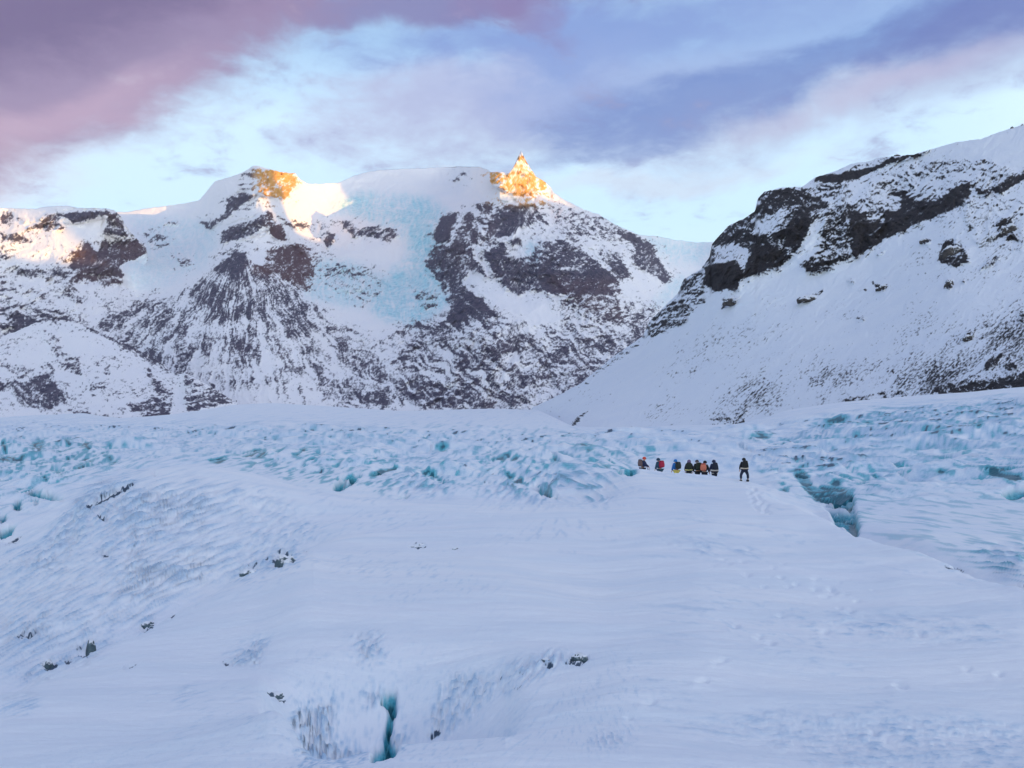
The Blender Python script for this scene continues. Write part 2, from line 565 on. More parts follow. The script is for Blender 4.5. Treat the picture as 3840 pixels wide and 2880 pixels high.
def style_near(U, V, ch):
    wu = U + fbm(U / 9, V / 9, 101, 3) * 3.0; wv = V + fbm(U / 9 + 7, V / 9, 102, 3) * 3.0
    dens = ch['rock'].at(wu, wv)
    dens = np.maximum(dens, np.clip(ch['wide'].at(wu, wv) * 0.8, 0, 0.36))
    scree = ch['fan'].at(U, V)
    r, up = crags(U, V, 110, 1.0)
    # stony streaks leaning down to the left along the fall line
    a = (U * 0.62 + V * 0.78); p = (U * 0.78 - V * 0.62)
    dg = ridged(a / 8 + fbm(U / 20, V / 20, 141, 2), p / 70, 142, 3, 0.6) - 0.3
    sp = fbm(a / 1.5, p / 3.6, 143, 3, 0.7) * (0.8 + 0.6 * fbm(U / 14, V / 10, 146, 2))
    big = fbm(U / 60, V / 40, 144, 3)
    n = fbm(U / 4.5, V / 3.6, 151, 4, 0.65)
    solid = sstep(dens, 0.8, 0.95)
    s = np.clip(dens * 2.0, 0.0, 1.0)
    col_ = ridged((U + V * 0.15 + fbm(U / 12, V / 12, 171, 2) * 6) / 6.5, V / 34, 172, 3, 0.6) - 0.3
    rel = r * (0.16 + 1.1 * s) + col_ * 3.2 * solid + dg * 2.2 * (1 - s) + sp * 0.18 * (1 - s) + 1.5 * fbm(U / 70, V / 50, 161, 2) * (1 - s)
    tex = (n * 0.8 + np.clip(up, -1.2, 1.2) * 0.34) * (1 - 0.45 * solid) + col_ * 0.25 * solid
    rock = 0.5 + (dens - 0.53) * 1.35 + tex * 1.1 + fbm(U / 1.7, V / 1.5, 181, 2, 0.7) * 0.7 * (1 - solid)
    spk = np.clip((sp * 1.25 + 0.5 * dg + 0.5 * big + scree * 0.95 - 0.55) * 1.15, 0, 1) * 0.85
    rock = np.where(dens < 0.16, spk, np.maximum(rock, spk))
    return rel, np.clip(rock, 0, 1), np.clip(0.4 + fbm(U / 20, V / 20, 162, 2), 0, 1), np.zeros_like(U)


def charts_far():
    ch = {k: Chart() for k in ('rock', 'fan', 'red', 'ice', 'strata', 'diag')}
    ch['alpenglow'] = Chart()  # both summits painted warm and bright as if sunlit
    ch['alpenglow'].poly(Z3([(560, 120), (1000, 120), (1000, 500), (860, 560), (560, 400)]), 1.0)
    ch['alpenglow'].poly(Z4([(560, 80), (1080, 80), (1080, 480), (880, 500), (560, 460)]), 1.0)
    ch['alpenglow'].blur(3)
    R = ch['rock']
    P = R.poly
    # lower flanks first, then crags and clean snowfields over them
    P([(395, 330), (440, 312), (465, 296), (500, 312), (560, 330), (622, 322), (660, 318), (660, 345), (590, 392), (540, 412), (412, 414), (385, 372), (370, 345)], 0.40)
    P([(405, 345), (470, 330), (500, 350), (520, 412), (412, 414), (398, 385)], 0.47)
    P([(560, 300), (640, 300), (665, 300), (650, 330), (600, 345), (560, 325)], 0.36)
    P([(205, 274), (214, 266), (240, 272), (258, 268), (285, 283), (300, 292), (322, 312), (350, 340), (380, 366), (412, 395), (415, 412), (330, 412), (180, 412), (60, 330), (75, 316), (146, 302), (157, 296), (172, 296), (181, 291)], 0.43)
    P([(170, 372), (215, 352), (330, 352), (352, 372), (333, 412), (180, 412)], 0.30)
    P([(180, 392), (330, 388), (334, 412), (180, 412)], 0.16)
    P([(205, 274), (214, 266), (240, 272), (258, 268), (285, 283), (300, 292), (322, 312), (330, 318), (290, 326), (240, 318), (200, 322), (175, 316), (180, 300)], 0.54)
    P([(333, 404), (350, 378), (366, 366), (385, 376), (412, 396), (414, 414), (330, 414)], 0.36)
    P([(312, 300), (345, 325), (395, 345), (400, 380), (372, 362), (340, 338)], 0.34)
    P([(115, 295), (150, 300), (175, 296), (200, 276), (160, 330), (110, 330), (80, 318)], 0.50)
    # ice fall rubble
    P(Z3([(1000, 1050), (1250, 950), (1500, 1000), (1640, 1100), (1600, 1250), (1500, 1300), (1300, 1200), (1100, 1150)]), 0.36)
    P(Z3([(900, 780), (1100, 850), (1150, 930), (1060, 1000), (990, 900)]), 0.30)
    P(Z3([(860, 620), (1240, 640), (1150, 720), (950, 720)]), 0.30)
    P(Z3([(1850, 1190), (2080, 1200), (2100, 1320), (1980, 1350), (1900, 1280)]), 0.45)
    # left summit
    P(Z3([(590, 195), (700, 190), (890, 200), (940, 300), (880, 340), (820, 440), (700, 410), (570, 385), (590, 260)]), 0.66)
    P(Z3([(540, 160), (600, 170), (590, 300), (560, 380), (420, 340), (430, 260), (480, 200)]), 0.52)
    P(Z3([(330, 430), (560, 380), (540, 430), (440, 490), (330, 600), (180, 680), (80, 630), (270, 590), (340, 480)]), 0.72)
    P(Z1([(1340, 755), (1420, 740), (1510, 738), (1450, 755)]), 0.8)
    P(Z1([(1170, 830), (1400, 840), (1400, 940), (1300, 950), (1200, 900)]), 0.42)
    P(Z1([(1420, 1020), (1560, 1040), (1640, 1090), (1520, 1110)]), 0.42)
    P(Z3([(290, 700), (400, 640), (560, 600), (680, 520), (730, 560), (700, 640), (620, 690), (480, 760), (300, 800), (240, 900), (230, 980), (400, 870), (500, 880), (500, 1010), (440, 1060), (220, 1000), (280, 840)]), 0.68)
    P(Z3([(380, 870), (500, 880), (505, 1010), (440, 1060), (250, 1000)]), 0.9)
    P(Z3([(690, 640), (760, 630), (810, 700), (830, 780), (760, 770), (680, 720)]), 0.85)
    P(Z3([(650, 860), (760, 830), (900, 800), (1000, 880), (1060, 1000), (1040, 1140), (1000, 1200), (880, 1150), (780, 1080), (510, 1010), (510, 900), (560, 960), (640, 980)]), 0.68)
    P(Z3([(740, 540), (830, 620), (900, 640), (960, 620), (1000, 680), (900, 690), (830, 660)]), 0.6)
    P(Z3([(1260, 630), (1330, 600), (1380, 640), (1400, 680), (1560, 660), (1740, 670), (1780, 740), (1650, 790), (1500, 740), (1380, 760), (1320, 680)]), 0.62)
    P(Z3([(1170, 720), (1230, 710), (1230, 780), (1150, 840), (1130, 800)]), 0.78)
    P(Z4([(340, 330), (380, 290), (450, 270), (470, 290), (420, 310), (370, 335)]), 0.6)
    # right summit and its walls
    P(Z4([(940, 400), (1060, 420), (1150, 480), (1400, 570), (1600, 680), (1660, 740), (1500, 720), (1300, 640), (1100, 600), (950, 480)]), 0.42)
    P(Z4([(1060, 600), (1300, 640), (1500, 720), (1640, 800), (1600, 880), (1450, 830), (1250, 770), (1100, 690)]), 0.36)
    P(Z4([(560, 480), (1000, 480), (1040, 640), (960, 740), (700, 740), (600, 820), (480, 780)]), 0.36)
    P(Z4([(620, 270), (740, 280), (800, 190), (838, 120), (900, 230), (1040, 370), (960, 400), (880, 460), (800, 440), (700, 380), (620, 340)]), 0.62)
    P(Z4([(290, 560), (380, 550), (390, 620), (340, 740), (240, 760), (230, 700)]), 0.85)
    P(Z4([(520, 480), (620, 470), (640, 540), (600, 560), (530, 520)]), 0.8)
    P(Z4([(480, 520), (540, 640), (550, 740), (480, 780), (520, 860), (600, 980), (650, 1020), (480, 940), (430, 1010), (470, 1080), (320, 1180), (300, 1080), (160, 880), (240, 760), (330, 780), (440, 600)]), 0.70)
    P(Z4([(600, 600), (700, 500), (860, 470), (950, 520), (1040, 640), (960, 610), (830, 650), (760, 710), (600, 730)]), 0.74)
    P(Z4([(760, 740), (840, 730), (850, 780), (770, 770)]), 0.7)
    P(Z4([(590, 820), (700, 740), (760, 850), (900, 830), (960, 740), (1120, 730), (1250, 790), (1350, 870), (1500, 1000), (1530, 1100), (1380, 1120), (1220, 1130), (1180, 1100), (1000, 1100), (880, 1080), (820, 1120), (740, 1080), (600, 900)]), 0.66)
    P(Z4([(960, 1000), (1200, 960), (1380, 920), (1500, 1010), (1530, 1100), (1220, 1130), (1000, 1100)]), 0.85)
    P(Z4([(1340, 800), (1500, 820), (1560, 920), (1660, 1080), (1560, 1060), (1400, 870)]), 0.70)
    P(Z4([(1480, 640), (1650, 720), (1720, 740), (1800, 870), (1880, 1000), (1830, 1040), (1700, 960), (1600, 880), (1640, 800), (1500, 700)]), 0.70)
    P(Z4([(1180, 1140), (1500, 1120), (1540, 1280), (1400, 1290), (1240, 1200)]), 0.62)
    P(Z4([(330, 1100), (470, 1080), (540, 1100), (680, 1240), (600, 1290), (520, 1240), (400, 1290), (300, 1320), (340, 1240)]), 0.72)
    # clean snowfields
    P(Z4([(480, 960), (700, 1130), (1000, 1250), (1000, 1320), (800, 1290), (640, 1230), (520, 1110), (440, 1010)]), 0.0)
    P(Z4([(820, 660), (960, 620), (1040, 660), (980, 730), (900, 760), (790, 720)]), 0.05)
    P(Z4([(1540, 1000), (1700, 980), (1830, 1050), (1800, 1150), (1640, 1160), (1560, 1100)]), 0.05)
    P(Z3([(500, 870), (600, 760), (680, 740), (740, 820), (640, 860), (640, 970), (560, 960)]), 0.08)
    R.blur(0.9)
    A = ch['fan']
    A.poly([(150, 300), (214, 264), (262, 266), (320, 300), (350, 335), (385, 366), (420, 412), (150, 414), (60, 325)], 1.0)
    A.blur(5)
    D = ch['diag']
    D.poly([(395, 340), (465, 292), (560, 325), (640, 320), (660, 345), (590, 400), (400, 414)], 0.9)
    D.poly(Z4([(480, 740), (700, 700), (900, 1080), (640, 1040)]), 0.8)
    D.blur(5)
    T = ch['strata']
    T.poly(Z3([(400, 150), (620, 160), (590, 380), (400, 400)]), 1.0)
    T.poly(Z4([(900, 860), (1400, 860), (1560, 1120), (900, 1120)]), 0.5)
    T.blur(3)
    Q = ch['red']
    Q.poly(Z3([(640, 500), (850, 600), (1100, 900), (1060, 1220), (760, 1100), (500, 1030), (520, 880), (700, 800), (660, 700)]), 0.85)
    Q.poly(Z4([(430, 480), (640, 480), (640, 760), (420, 1000), (300, 700)]), 0.25)
    Q.poly(Z4([(1000, 1000), (1560, 1000), (1560, 1300), (1180, 1200)]), 0.35)
    Q.blur(3)
    I = ch['ice']
    I.poly(Z3([(1180, 500), (1400, 380), (2000, 420), (2200, 560), (2050, 700), (2000, 900), (2150, 1150), (2200, 1280), (1900, 1500), (1560, 1400), (1500, 1250), (1640, 1100), (1850, 900), (1800, 700), (1500, 600)]), 0.75)
    I.poly(Z3([(1050, 950), (1300, 930), (1640, 1080), (1600, 1280), (1400, 1330), (980, 1250), (1000, 1100)]), 0.55)
    I.poly(Z1([(1060, 700), (1500, 700), (1800, 760), (1800, 900), (1700, 1100), (1300, 1300), (1100, 1280), (1030, 1100), (1240, 980)]), 0.32)
    I.poly(Z4([(160, 700), (300, 700), (300, 1080), (160, 1100)]), 0.8)
    I.poly(Z4([(1650, 710), (2160, 740), (2100, 900), (1880, 900), (1750, 780)]), 0.5)
    I.poly(Z4([(1880, 1000), (2060, 960), (1900, 1180), (1700, 1250)]), 0.35)
    I.poly(Z4([(860, 760), (960, 740), (950, 900), (890, 900)]), 0.6)
    I.blur(4)
    return ch


def charts_left():
    ch = {k: Chart() for k in ('rock', 'fan', 'red', 'ice', 'strata', 'diag')}
    P = ch['rock'].poly
    P(Z1([(-300, 700), (0, 700), (1230, 1250), (1230, 2600), (-300, 2600)]), 0.22)
    P(Z2([(-300, 200), (0, 200), (300, 300), (450, 400), (620, 560), (330, 600), (100, 600), (0, 720), (-300, 720)]), 0.44)
    P([(60, 330), (75, 316), (146, 302), (152, 300), (240, 412), (180, 412)], 0.44)
    P(Z1([(0, 860), (300, 820), (560, 830), (540, 920), (300, 960), (100, 960), (0, 930)]), 0.12)
    P(Z1([(0, 640), (100, 630), (120, 760), (0, 750)]), 0.62)
    P(Z1([(130, 680), (230, 700), (220, 740), (140, 730)]), 0.55)
    P(Z1([(300, 690), (460, 650), (550, 660), (550, 720), (460, 720), (540, 780), (440, 800), (330, 800), (200, 790), (340, 730)]), 0.62)
    P(Z1([(550, 650), (750, 640), (940, 640), (880, 670), (740, 710), (600, 740), (550, 700)]), 0.9)
    P(Z1([(880, 670), (960, 650), (1020, 750), (1060, 850), (1000, 860), (860, 830), (870, 740)]), 0.68)
    P(Z1([(900, 910), (1100, 860), (1220, 960), (1150, 1060), (1000, 1090), (1030, 1200), (900, 1190), (700, 1150), (560, 1120), (640, 1000), (680, 920), (740, 900), (800, 1000), (850, 900)]), 0.74)
    P(Z1([(940, 920), (1130, 880), (1220, 970), (1140, 1060), (1000, 1060)]), 0.88)
    P(Z1([(120, 1130), (400, 1110), (640, 1150), (900, 1180), (1070, 1240), (850, 1260), (700, 1210), (400, 1190), (200, 1200)]), 0.62)
    P(Z1([(0, 820), (150, 830), (280, 890), (180, 930), (0, 900)]), 0.6)
    P(Z1([(0, 980), (60, 1010), (0, 1050)]), 0.7)
    P(Z2([(100, 500), (330, 560), (320, 640), (100, 630)]), 0.85)
    P(Z2([(110, 640), (350, 620), (450, 740), (420, 800), (230, 830), (120, 780)]), 0.52)
    P(Z2([(500, 240), (600, 220), (710, 440), (560, 400)]), 0.55)
    P(Z1([(1035, 1080), (1240, 1000), (1300, 1400), (1090, 1270)]), 0.0)
    P(Z1([(520, 830), (860, 800), (880, 890), (700, 880)]), 0.05)
    ch['rock'].blur(0.9)
    ch['fan'].poly([(150, 300), (214, 264), (240, 412), (150, 414), (60, 325), (110, 300)], 1.0)
    ch['fan'].blur(4)
    ch['strata'].poly(Z2([(-300, 200), (0, 200), (500, 350), (650, 600), (400, 860), (-300, 860)]), 0.9)
    ch['strata'].blur(5)
    ch['red'].poly(Z1([(600, 850), (1250, 850), (1250, 1300), (600, 1300)]), 0.5)
    ch['red'].poly(Z1([(850, 600), (1060, 640), (1060, 850), (850, 700)]), 0.5)
    ch['red'].blur(4)
    ch['ice'].poly(Z1([(1035, 1080), (1240, 1000), (1300, 1400), (1090, 1270)]), 0.25)
    ch['ice'].blur(2)
    return ch


def charts_foot():
    ch = {k: Chart(0.0) for k in ('rock', 'fan', 'red', 'ice', 'strata', 'diag')}
    P = ch['rock'].poly
    P([(-60, 300), (260, 300), (260, 440), (-60, 440)], 0.20)
    P(Z2([(340, 570), (650, 590), (1000, 760), (950, 860), (560, 800), (400, 700)]), 0.03)
    P(Z2([(180, 850), (400, 830), (390, 980), (240, 1000)]), 0.03)
    P(Z2([(600, 1050), (1000, 1230), (900, 1330), (560, 1180)]), 0.06)
    P(Z2([(1440, 1080), (1530, 1060), (1540, 1330), (1420, 1350)]), 0.04)
    P(Z2([(650, 555), (720, 585), (1100, 760), (1310, 880), (1480, 1020), (1300, 920), (1000, 780), (700, 610)]), 0.6)
    P(Z2([(0, 870), (80, 900), (220, 980), (120, 1000), (0, 940)]), 0.5)
    P(Z2([(330, 1000), (420, 1010), (480, 1120), (560, 1250), (350, 1310), (180, 1260), (100, 1140), (-100, 1130), (-100, 1050), (200, 1080)]), 0.62)
    P(Z2([(330, 620), (460, 660), (520, 820), (640, 860), (700, 1000), (640, 1000), (480, 900), (360, 700)]), 0.50)
    P(Z2([(840, 985), (900, 975), (940, 1000), (900, 1020)]), 0.85)
    P(Z2([(740, 1095), (880, 1080), (900, 1130), (780, 1120)]), 0.5)
    P(Z2([(1040, 1260), (1380, 1180), (1440, 1260), (1400, 1360), (1150, 1350)]), 0.60)
    P(Z2([(1200, 900), (1300, 1040), (1420, 1180), (1440, 1260), (1340, 1200), (1230, 1060)]), 0.52)
    P(Z2([(1530, 990), (1620, 1070), (1800, 1130), (1950, 1230), (1550, 1310), (1520, 1180)]), 0.60)
    P(Z2([(500, 1290), (750, 1320), (1000, 1370), (1400, 1350), (1300, 1420), (950, 1430), (700, 1370)]), 0.62)
    ch['rock'].blur(0.9)
    ch['diag'].poly(Z2([(1000, 700), (1500, 1000), (1450, 1300), (1150, 1000)]), 0.7)
    ch['diag'].poly(Z2([(0, 900), (500, 950), (900, 1400), (0, 1400)]), 0.6)
    ch['diag'].blur(5)
    ch['strata'].poly(Z2([(1530, 1000), (1950, 1230), (1550, 1320)]), 0.9)
    ch['strata'].poly(Z2([(330, 600), (600, 600), (700, 1000), (330, 1000)]), 0.6)
    ch['strata'].poly(Z2([(1000, 1200), (1440, 1160), (1440, 1380), (1000, 1380)]), 0.6)
    ch['strata'].blur(3)
    return ch


def charts_right():
    ch = {'rock': Chart(), 'fan': Chart(0.40)}
    P = ch['rock'].poly
    # stony ground, lightly dusted
    P(Z5([(1250, 440), (1700, 330), (2000, 330), (2212, 420), (2000, 500), (1890, 480), (1700, 580), (1500, 560), (1200, 560)]), 0.38)
    P(Z5([(900, 480), (1150, 480), (1150, 560), (1080, 600), (960, 540)]), 0.50)
    P(Z5([(1450, 440), (1740, 400), (1850, 480), (1700, 590), (1560, 580)]), 0.40)
    P(Z5([(1820, 620), (2212, 560), (2212, 900), (1950, 900), (1850, 760)]), 0.28)
    # left crags
    P(Z5([(215, 1000), (265, 930), (275, 840), (370, 730), (490, 680), (550, 640), (560, 560), (600, 520), (840, 500), (940, 560), (1020, 600), (980, 640), (900, 720), (830, 880), (770, 930), (700, 1010), (580, 1030), (480, 1060), (440, 1130), (300, 1150), (220, 1100)]), 0.78)
    P(Z5([(300, 880), (400, 850), (500, 880), (520, 950), (470, 1010), (430, 950), (310, 970)]), 0.30)
    P(Z5([(560, 700), (700, 640), (760, 640), (700, 740), (600, 800), (530, 800)]), 0.36)
    P(Z5([(215, 1010), (300, 980), (430, 960), (470, 1050), (440, 1130), (300, 1150), (215, 1090)]), 0.97)
    P(Z5([(530, 840), (640, 870), (740, 900), (750, 960), (640, 1010), (480, 1060), (490, 990)]), 0.92)
    P(Z5([(740, 740), (860, 600), (900, 720), (830, 860), (740, 880)]), 0.92)
    P(Z5([(640, 520), (840, 510), (960, 570), (900, 600), (820, 560), (660, 560)]), 0.8)
    # between the two walls
    P(Z5([(980, 640), (1120, 590), (1220, 640), (1140, 760), (1130, 900), (1140, 940), (1000, 1000), (850, 1030), (840, 960), (950, 880)]), 0.66)
    P(Z5([(845, 980), (960, 950), (1100, 950), (1020, 1000), (850, 1030)]), 0.85)
    # big wall
    P(Z5([(1130, 640), (1300, 630), (1400, 600), (1390, 520), (1480, 530), (1540, 590), (1700, 570), (1780, 510), (1880, 470), (1895, 550), (1830, 610), (1740, 660), (1600, 720), (1450, 780), (1300, 860), (1170, 945), (1140, 900)]), 0.90)
    P(Z5([(1180, 570), (1460, 555), (1450, 630), (1330, 640), (1200, 660)]), 0.42)
    P(Z5([(1240, 660), (1340, 660), (1350, 710), (1260, 710)]), 0.45)
    P(Z5([(1900, 500), (1990, 510), (2120, 440), (2240, 400), (2330, 330), (2330, 400), (2212, 470), (2060, 540), (1960, 555), (1910, 530)]), 0.82)
    P(Z5([(1830, 600), (1890, 560), (1900, 610), (1840, 620)]), 0.6)
    # top ledge
    P(Z5([(905, 465), (935, 425), (1100, 412), (1290, 368), (1400, 315), (1560, 290), (1650, 262), (1560, 315), (1440, 340), (1300, 392), (1220, 435), (1060, 475)]), 0.97)
    # single outcrops
    for q, v in (([(1720, 830), (1830, 850), (1880, 960), (1800, 995), (1670, 970), (1700, 880)], .84),
                 ([(2060, 690), (2130, 720), (2170, 820), (2110, 835), (2050, 760)], .80),
                 ([(1560, 830), (1600, 815), (1650, 830), (1600, 860)], .85),
                 ([(1270, 1085), (1330, 1100), (1385, 1105), (1340, 1145), (1290, 1120)], .9),
                 ([(820, 1225), (890, 1160), (980, 1130), (950, 1170), (860, 1200)], .75),
                 ([(1190, 1130), (1250, 1125), (1240, 1145)], .8), ([(1110, 1080), (1170, 1075), (1160, 1100)], .7),
                 ([(330, 1265), (350, 1190), (470, 1180), (400, 1215)], .75),
                 ([(1720, 1120), (1740, 1070), (1780, 1070), (1780, 1110), (1750, 1140)], .85),
                 ([(1820, 1090), (1840, 1070), (1850, 1100)], .8), ([(1930, 1010), (2000, 950), (2090, 910), (2040, 970), (1960, 1010)], .6),
                 ([(2040, 850), (2100, 880), (2090, 900)], .6), ([(1300, 920), (1370, 880), (1350, 905), (1310, 930)], .55),
                 ([(1840, 1440), (1860, 1400), (1900, 1380), (1910, 1420), (1870, 1450)], .75),
                 ([(1960, 1600), (2020, 1540), (2090, 1520), (2060, 1590), (1980, 1640)], .75),
                 ([(2090, 1600), (2130, 1560), (2180, 1620), (2120, 1651)], .75),
                 ([(1160, 1310), (1250, 1300), (1230, 1330)], .6), ([(2180, 1270), (2230, 1280), (2210, 1350), (2180, 1330)], .7)):
        P(Z5(q), v)
    # left fringe
    P(Z5([(110, 1060), (210, 1040), (220, 1150), (250, 1210), (140, 1240), (130, 1330), (0, 1400), (0, 1250), (70, 1160)]), 0.58)
    P(Z4([(1680, 1420), (1700, 1340), (1760, 1250), (1880, 1170), (1960, 1150), (2010, 1230), (1900, 1330), (1800, 1400)]), 0.62)
    P(Z4([(1930, 1110), (1960, 1030), (2100, 940), (2120, 1060), (2060, 1130), (1960, 1140)]), 0.60)
    P(Z6([(310, 590), (500, 410), (700, 290), (650, 360), (480, 480), (340, 590)]), 0.34)
    P(Z6([(210, 870), (260, 820), (370, 730), (300, 820), (230, 875)]), 0.6)
    P(Z6([(1180, 760), (1290, 690), (1380, 710), (1350, 850), (1240, 850), (1120, 800)]), 0.36)
    # foot of the slope
    P(Z8([(1370, 135), (1400, 90), (1650, 55), (2100, -10), (2400, -40), (2400, 110), (1900, 135), (1420, 165)]), 0.74)
    P(Z8([(1950, 60), (2100, 50), (2400, 40), (2400, 110), (1950, 118)]), 0.92)
    P(Z8([(560, 230), (690, 190), (760, 180), (1150, 125), (1190, 165), (900, 205), (720, 215)]), 0.48)
    P(Z8([(690, 195), (730, 180), (750, 205), (710, 218)]), 0.85)
    ch['rock'].blur(0.8)
    A = ch['fan']
    A.poly(Z5([(0, 1400), (1500, 1000), (2212, 700), (2400, 700), (2400, 1900), (0, 1900)]), 0.50)
    A.poly(Z6([(1250, 560), (1500, 470), (2212, 350), (2700, 300), (2700, 800), (1700, 760), (1100, 850), (1000, 800)]), 0.70)
    A.poly(Z5([(1560, 1651), (1850, 1400), (2212, 1180), (2400, 1100), (2400, 1800), (1500, 1800)]), 0.92)
    A.poly(Z5([(300, 1050), (1500, 800), (1500, 1000), (200, 1350)]), 0.16)
    A.blur(12)
    return ch


CH_FAR = charts_far(); CH_LEFT = charts_left(); CH_FOOT = charts_foot(); CH_RIGHT = charts_right()
for _c in (CH_FAR, CH_LEFT, CH_RIGHT):
    _w = Chart()
    _w.a = _c['rock'].a.copy()
    _w.blur(6)
    _c['wide'] = _w

TOP_FAR = [(-200, 214), (126, 212), (150, 208), (181, 204), (199, 200.5), (205, 193.6), (214.6, 181.5), (235, 175.5), (244, 172), (252, 166.5), (256, 165.5),
           (261, 167), (271, 169.6), (283, 172.6), (295, 173), (300, 179), (307, 183.5), (319, 184), (337, 183), (346, 179.5), (355, 175.6), (367, 172), (380, 170),
           (416, 168.4), (440, 167.5), (460, 166.5), (480, 167), (488, 170), (490, 172.4), (501, 171.6), (508.5, 174), (513, 168), (516.5, 160), (521, 150.5), (526, 161), (530, 168),
           (536, 176.5), (545, 182), (550.5, 187), (554, 193), (566, 200.5), (584, 209.5), (600, 215), (614, 224), (631, 231.5), (639, 235), (657, 236.2), (675, 240),
           (696, 242.5), (720, 242), (760, 246), (900, 250)]
BOT_FAR = [(-200, 434), (1000, 434)]
D_FAR = tps([(-150, 420, 3600), (0, 420, 3400), (200, 412, 2600), (300, 412, 2500), (400, 412, 2500), (500, 412, 2400), (600, 410, 2300), (700, 390, 2600), (900, 420, 2600),
             (-150, 220, 6000), (0, 220, 6000), (100, 215, 6000),
             (241, 272, 3900), (300, 335, 3200), (175, 335, 3350), (250, 350, 3000), (200, 300, 3800), (275, 300, 3650), (330, 345, 3350), (130, 300, 4300),
             (160, 285, 4550), (136, 278, 4400), (130, 266, 4520), (150, 272, 4560), (180, 250, 5300), (160, 215, 6000), (195, 205, 5900), (215, 185, 5500), (215, 230, 5200),
             (256, 168, 4850), (258, 190, 4750), (297, 178, 5250), (295, 200, 5150), (240, 180, 5150), (232, 210, 4950), (262, 225, 4500), (285, 240, 4700), (255, 255, 4200), (300, 268, 4350), (312, 285, 4100), (285, 280, 3950), (225, 262, 4200),
             (335, 300, 3900), (330, 225, 5300), (350, 250, 4800), (400, 230, 5100), (400, 280, 4400), (420, 330, 3500), (370, 330, 3500), (400, 375, 2900),
             (380, 185, 6300), (340, 190, 6000), (420, 172, 6800), (460, 170, 6800), (450, 198, 5900), (475, 185, 5800),
             (521, 152, 4700), (488, 180, 4400), (499, 184, 4500), (513, 184, 4640), (535, 192, 4800), (550, 190, 5050), (525, 172, 4720), (500, 215, 4350), (462, 215, 4600), (448, 235, 4250), (430, 250, 4500), (455, 290, 3700), (470, 270, 3750), (520, 290, 3500), (560, 240, 4050), (600, 290, 3550),
             (600, 220, 4900), (640, 240, 5000), (665, 280, 4700), (640, 320, 3700), (540, 330, 3100), (480, 335, 2900), (560, 380, 2700), (690, 246, 6600), (725, 250, 6600), (700, 300, 4900), (760, 260, 6600)])
FAR_U = np.arange(-200, 790, 0.9)
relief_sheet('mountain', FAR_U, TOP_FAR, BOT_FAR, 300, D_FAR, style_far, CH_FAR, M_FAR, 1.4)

TOP_LEFT = [(-300, 190), (-120, 202), (0, 208), (36, 209), (40, 207.5), (58, 205.7), (69, 206), (77, 208), (92, 208), (108, 208.7), (114.5, 210.5), (120.6, 216), (126.6, 227),
            (136, 238), (145, 246), (147.5, 252), (149, 268), (151, 300), (160, 322), (180, 350), (200, 380), (235, 420)]
D_LEFT = tps([(-250, 200, 5000), (0, 208, 5000), (60, 206, 5000), (115, 212, 4950), (147, 250, 4800), (110, 243, 4850), (115, 265, 4550), (60, 248, 4580), (0, 248, 4380), (-60, 248, 4150), (60, 275, 4300), (0, 275, 4300),
              (60, 228, 4800), (0, 228, 4650), (0, 340, 3600), (60, 340, 3500), (150, 300, 4300), (150, 380, 3100), (200, 420, 2700), (0, 420, 2900), (-250, 420, 2900)])
relief_sheet('mountain', np.arange(-300, 119, 0.9), TOP_LEFT, [(-300, 434), (300, 434)], 240, D_LEFT, style_far, CH_LEFT, M_FAR, 1.25)
relief_sheet('mountain', np.arange(117.4, 148.2, 0.8), TOP_LEFT, [(117, 290), (121, 282), (130, 275), (139, 271), (147, 262), (149, 258)], 80, D_LEFT, style_far, CH_LEFT, M_FAR, 1.25)
relief_sheet('foothill', np.arange(112, 236, 0.9), [(100, 268), (112, 272), (121, 277), (129, 283), (146, 301), (160, 322), (180, 350), (200, 380), (235, 420)], [(100, 434), (300, 434)], 150, lambda U, V: D_LEFT(U, V) + 12, style_far, CH_LEFT, M_FAR, 1.0)

TOP_FOOT = [(-300, 320), (-60, 340), (0, 337), (15, 332), (36, 322.5), (60, 321.5), (78, 323), (102, 333), (133, 347), (157, 360.5), (176, 375), (181, 374), (184.5, 372.6), (205, 383.5), (235, 401.6), (262, 425)]
D_FOOT = tps([(-250, 330, 3000), (0, 335, 2900), (78, 323, 2900), (150, 356, 2600), (235, 402, 2300), (0, 430, 1900), (120, 430, 1750), (235, 430, 1900), (-250, 430, 2000), (60, 370, 2450), (130, 390, 2150), (180, 390, 2250), (190, 385, 2150)])
relief_sheet('foothill', np.arange(-300, 262, 0.9), TOP_FOOT, [(-300, 436), (300, 436)], 130, D_FOOT, style_far, CH_FOOT, M_FAR, 0.9)

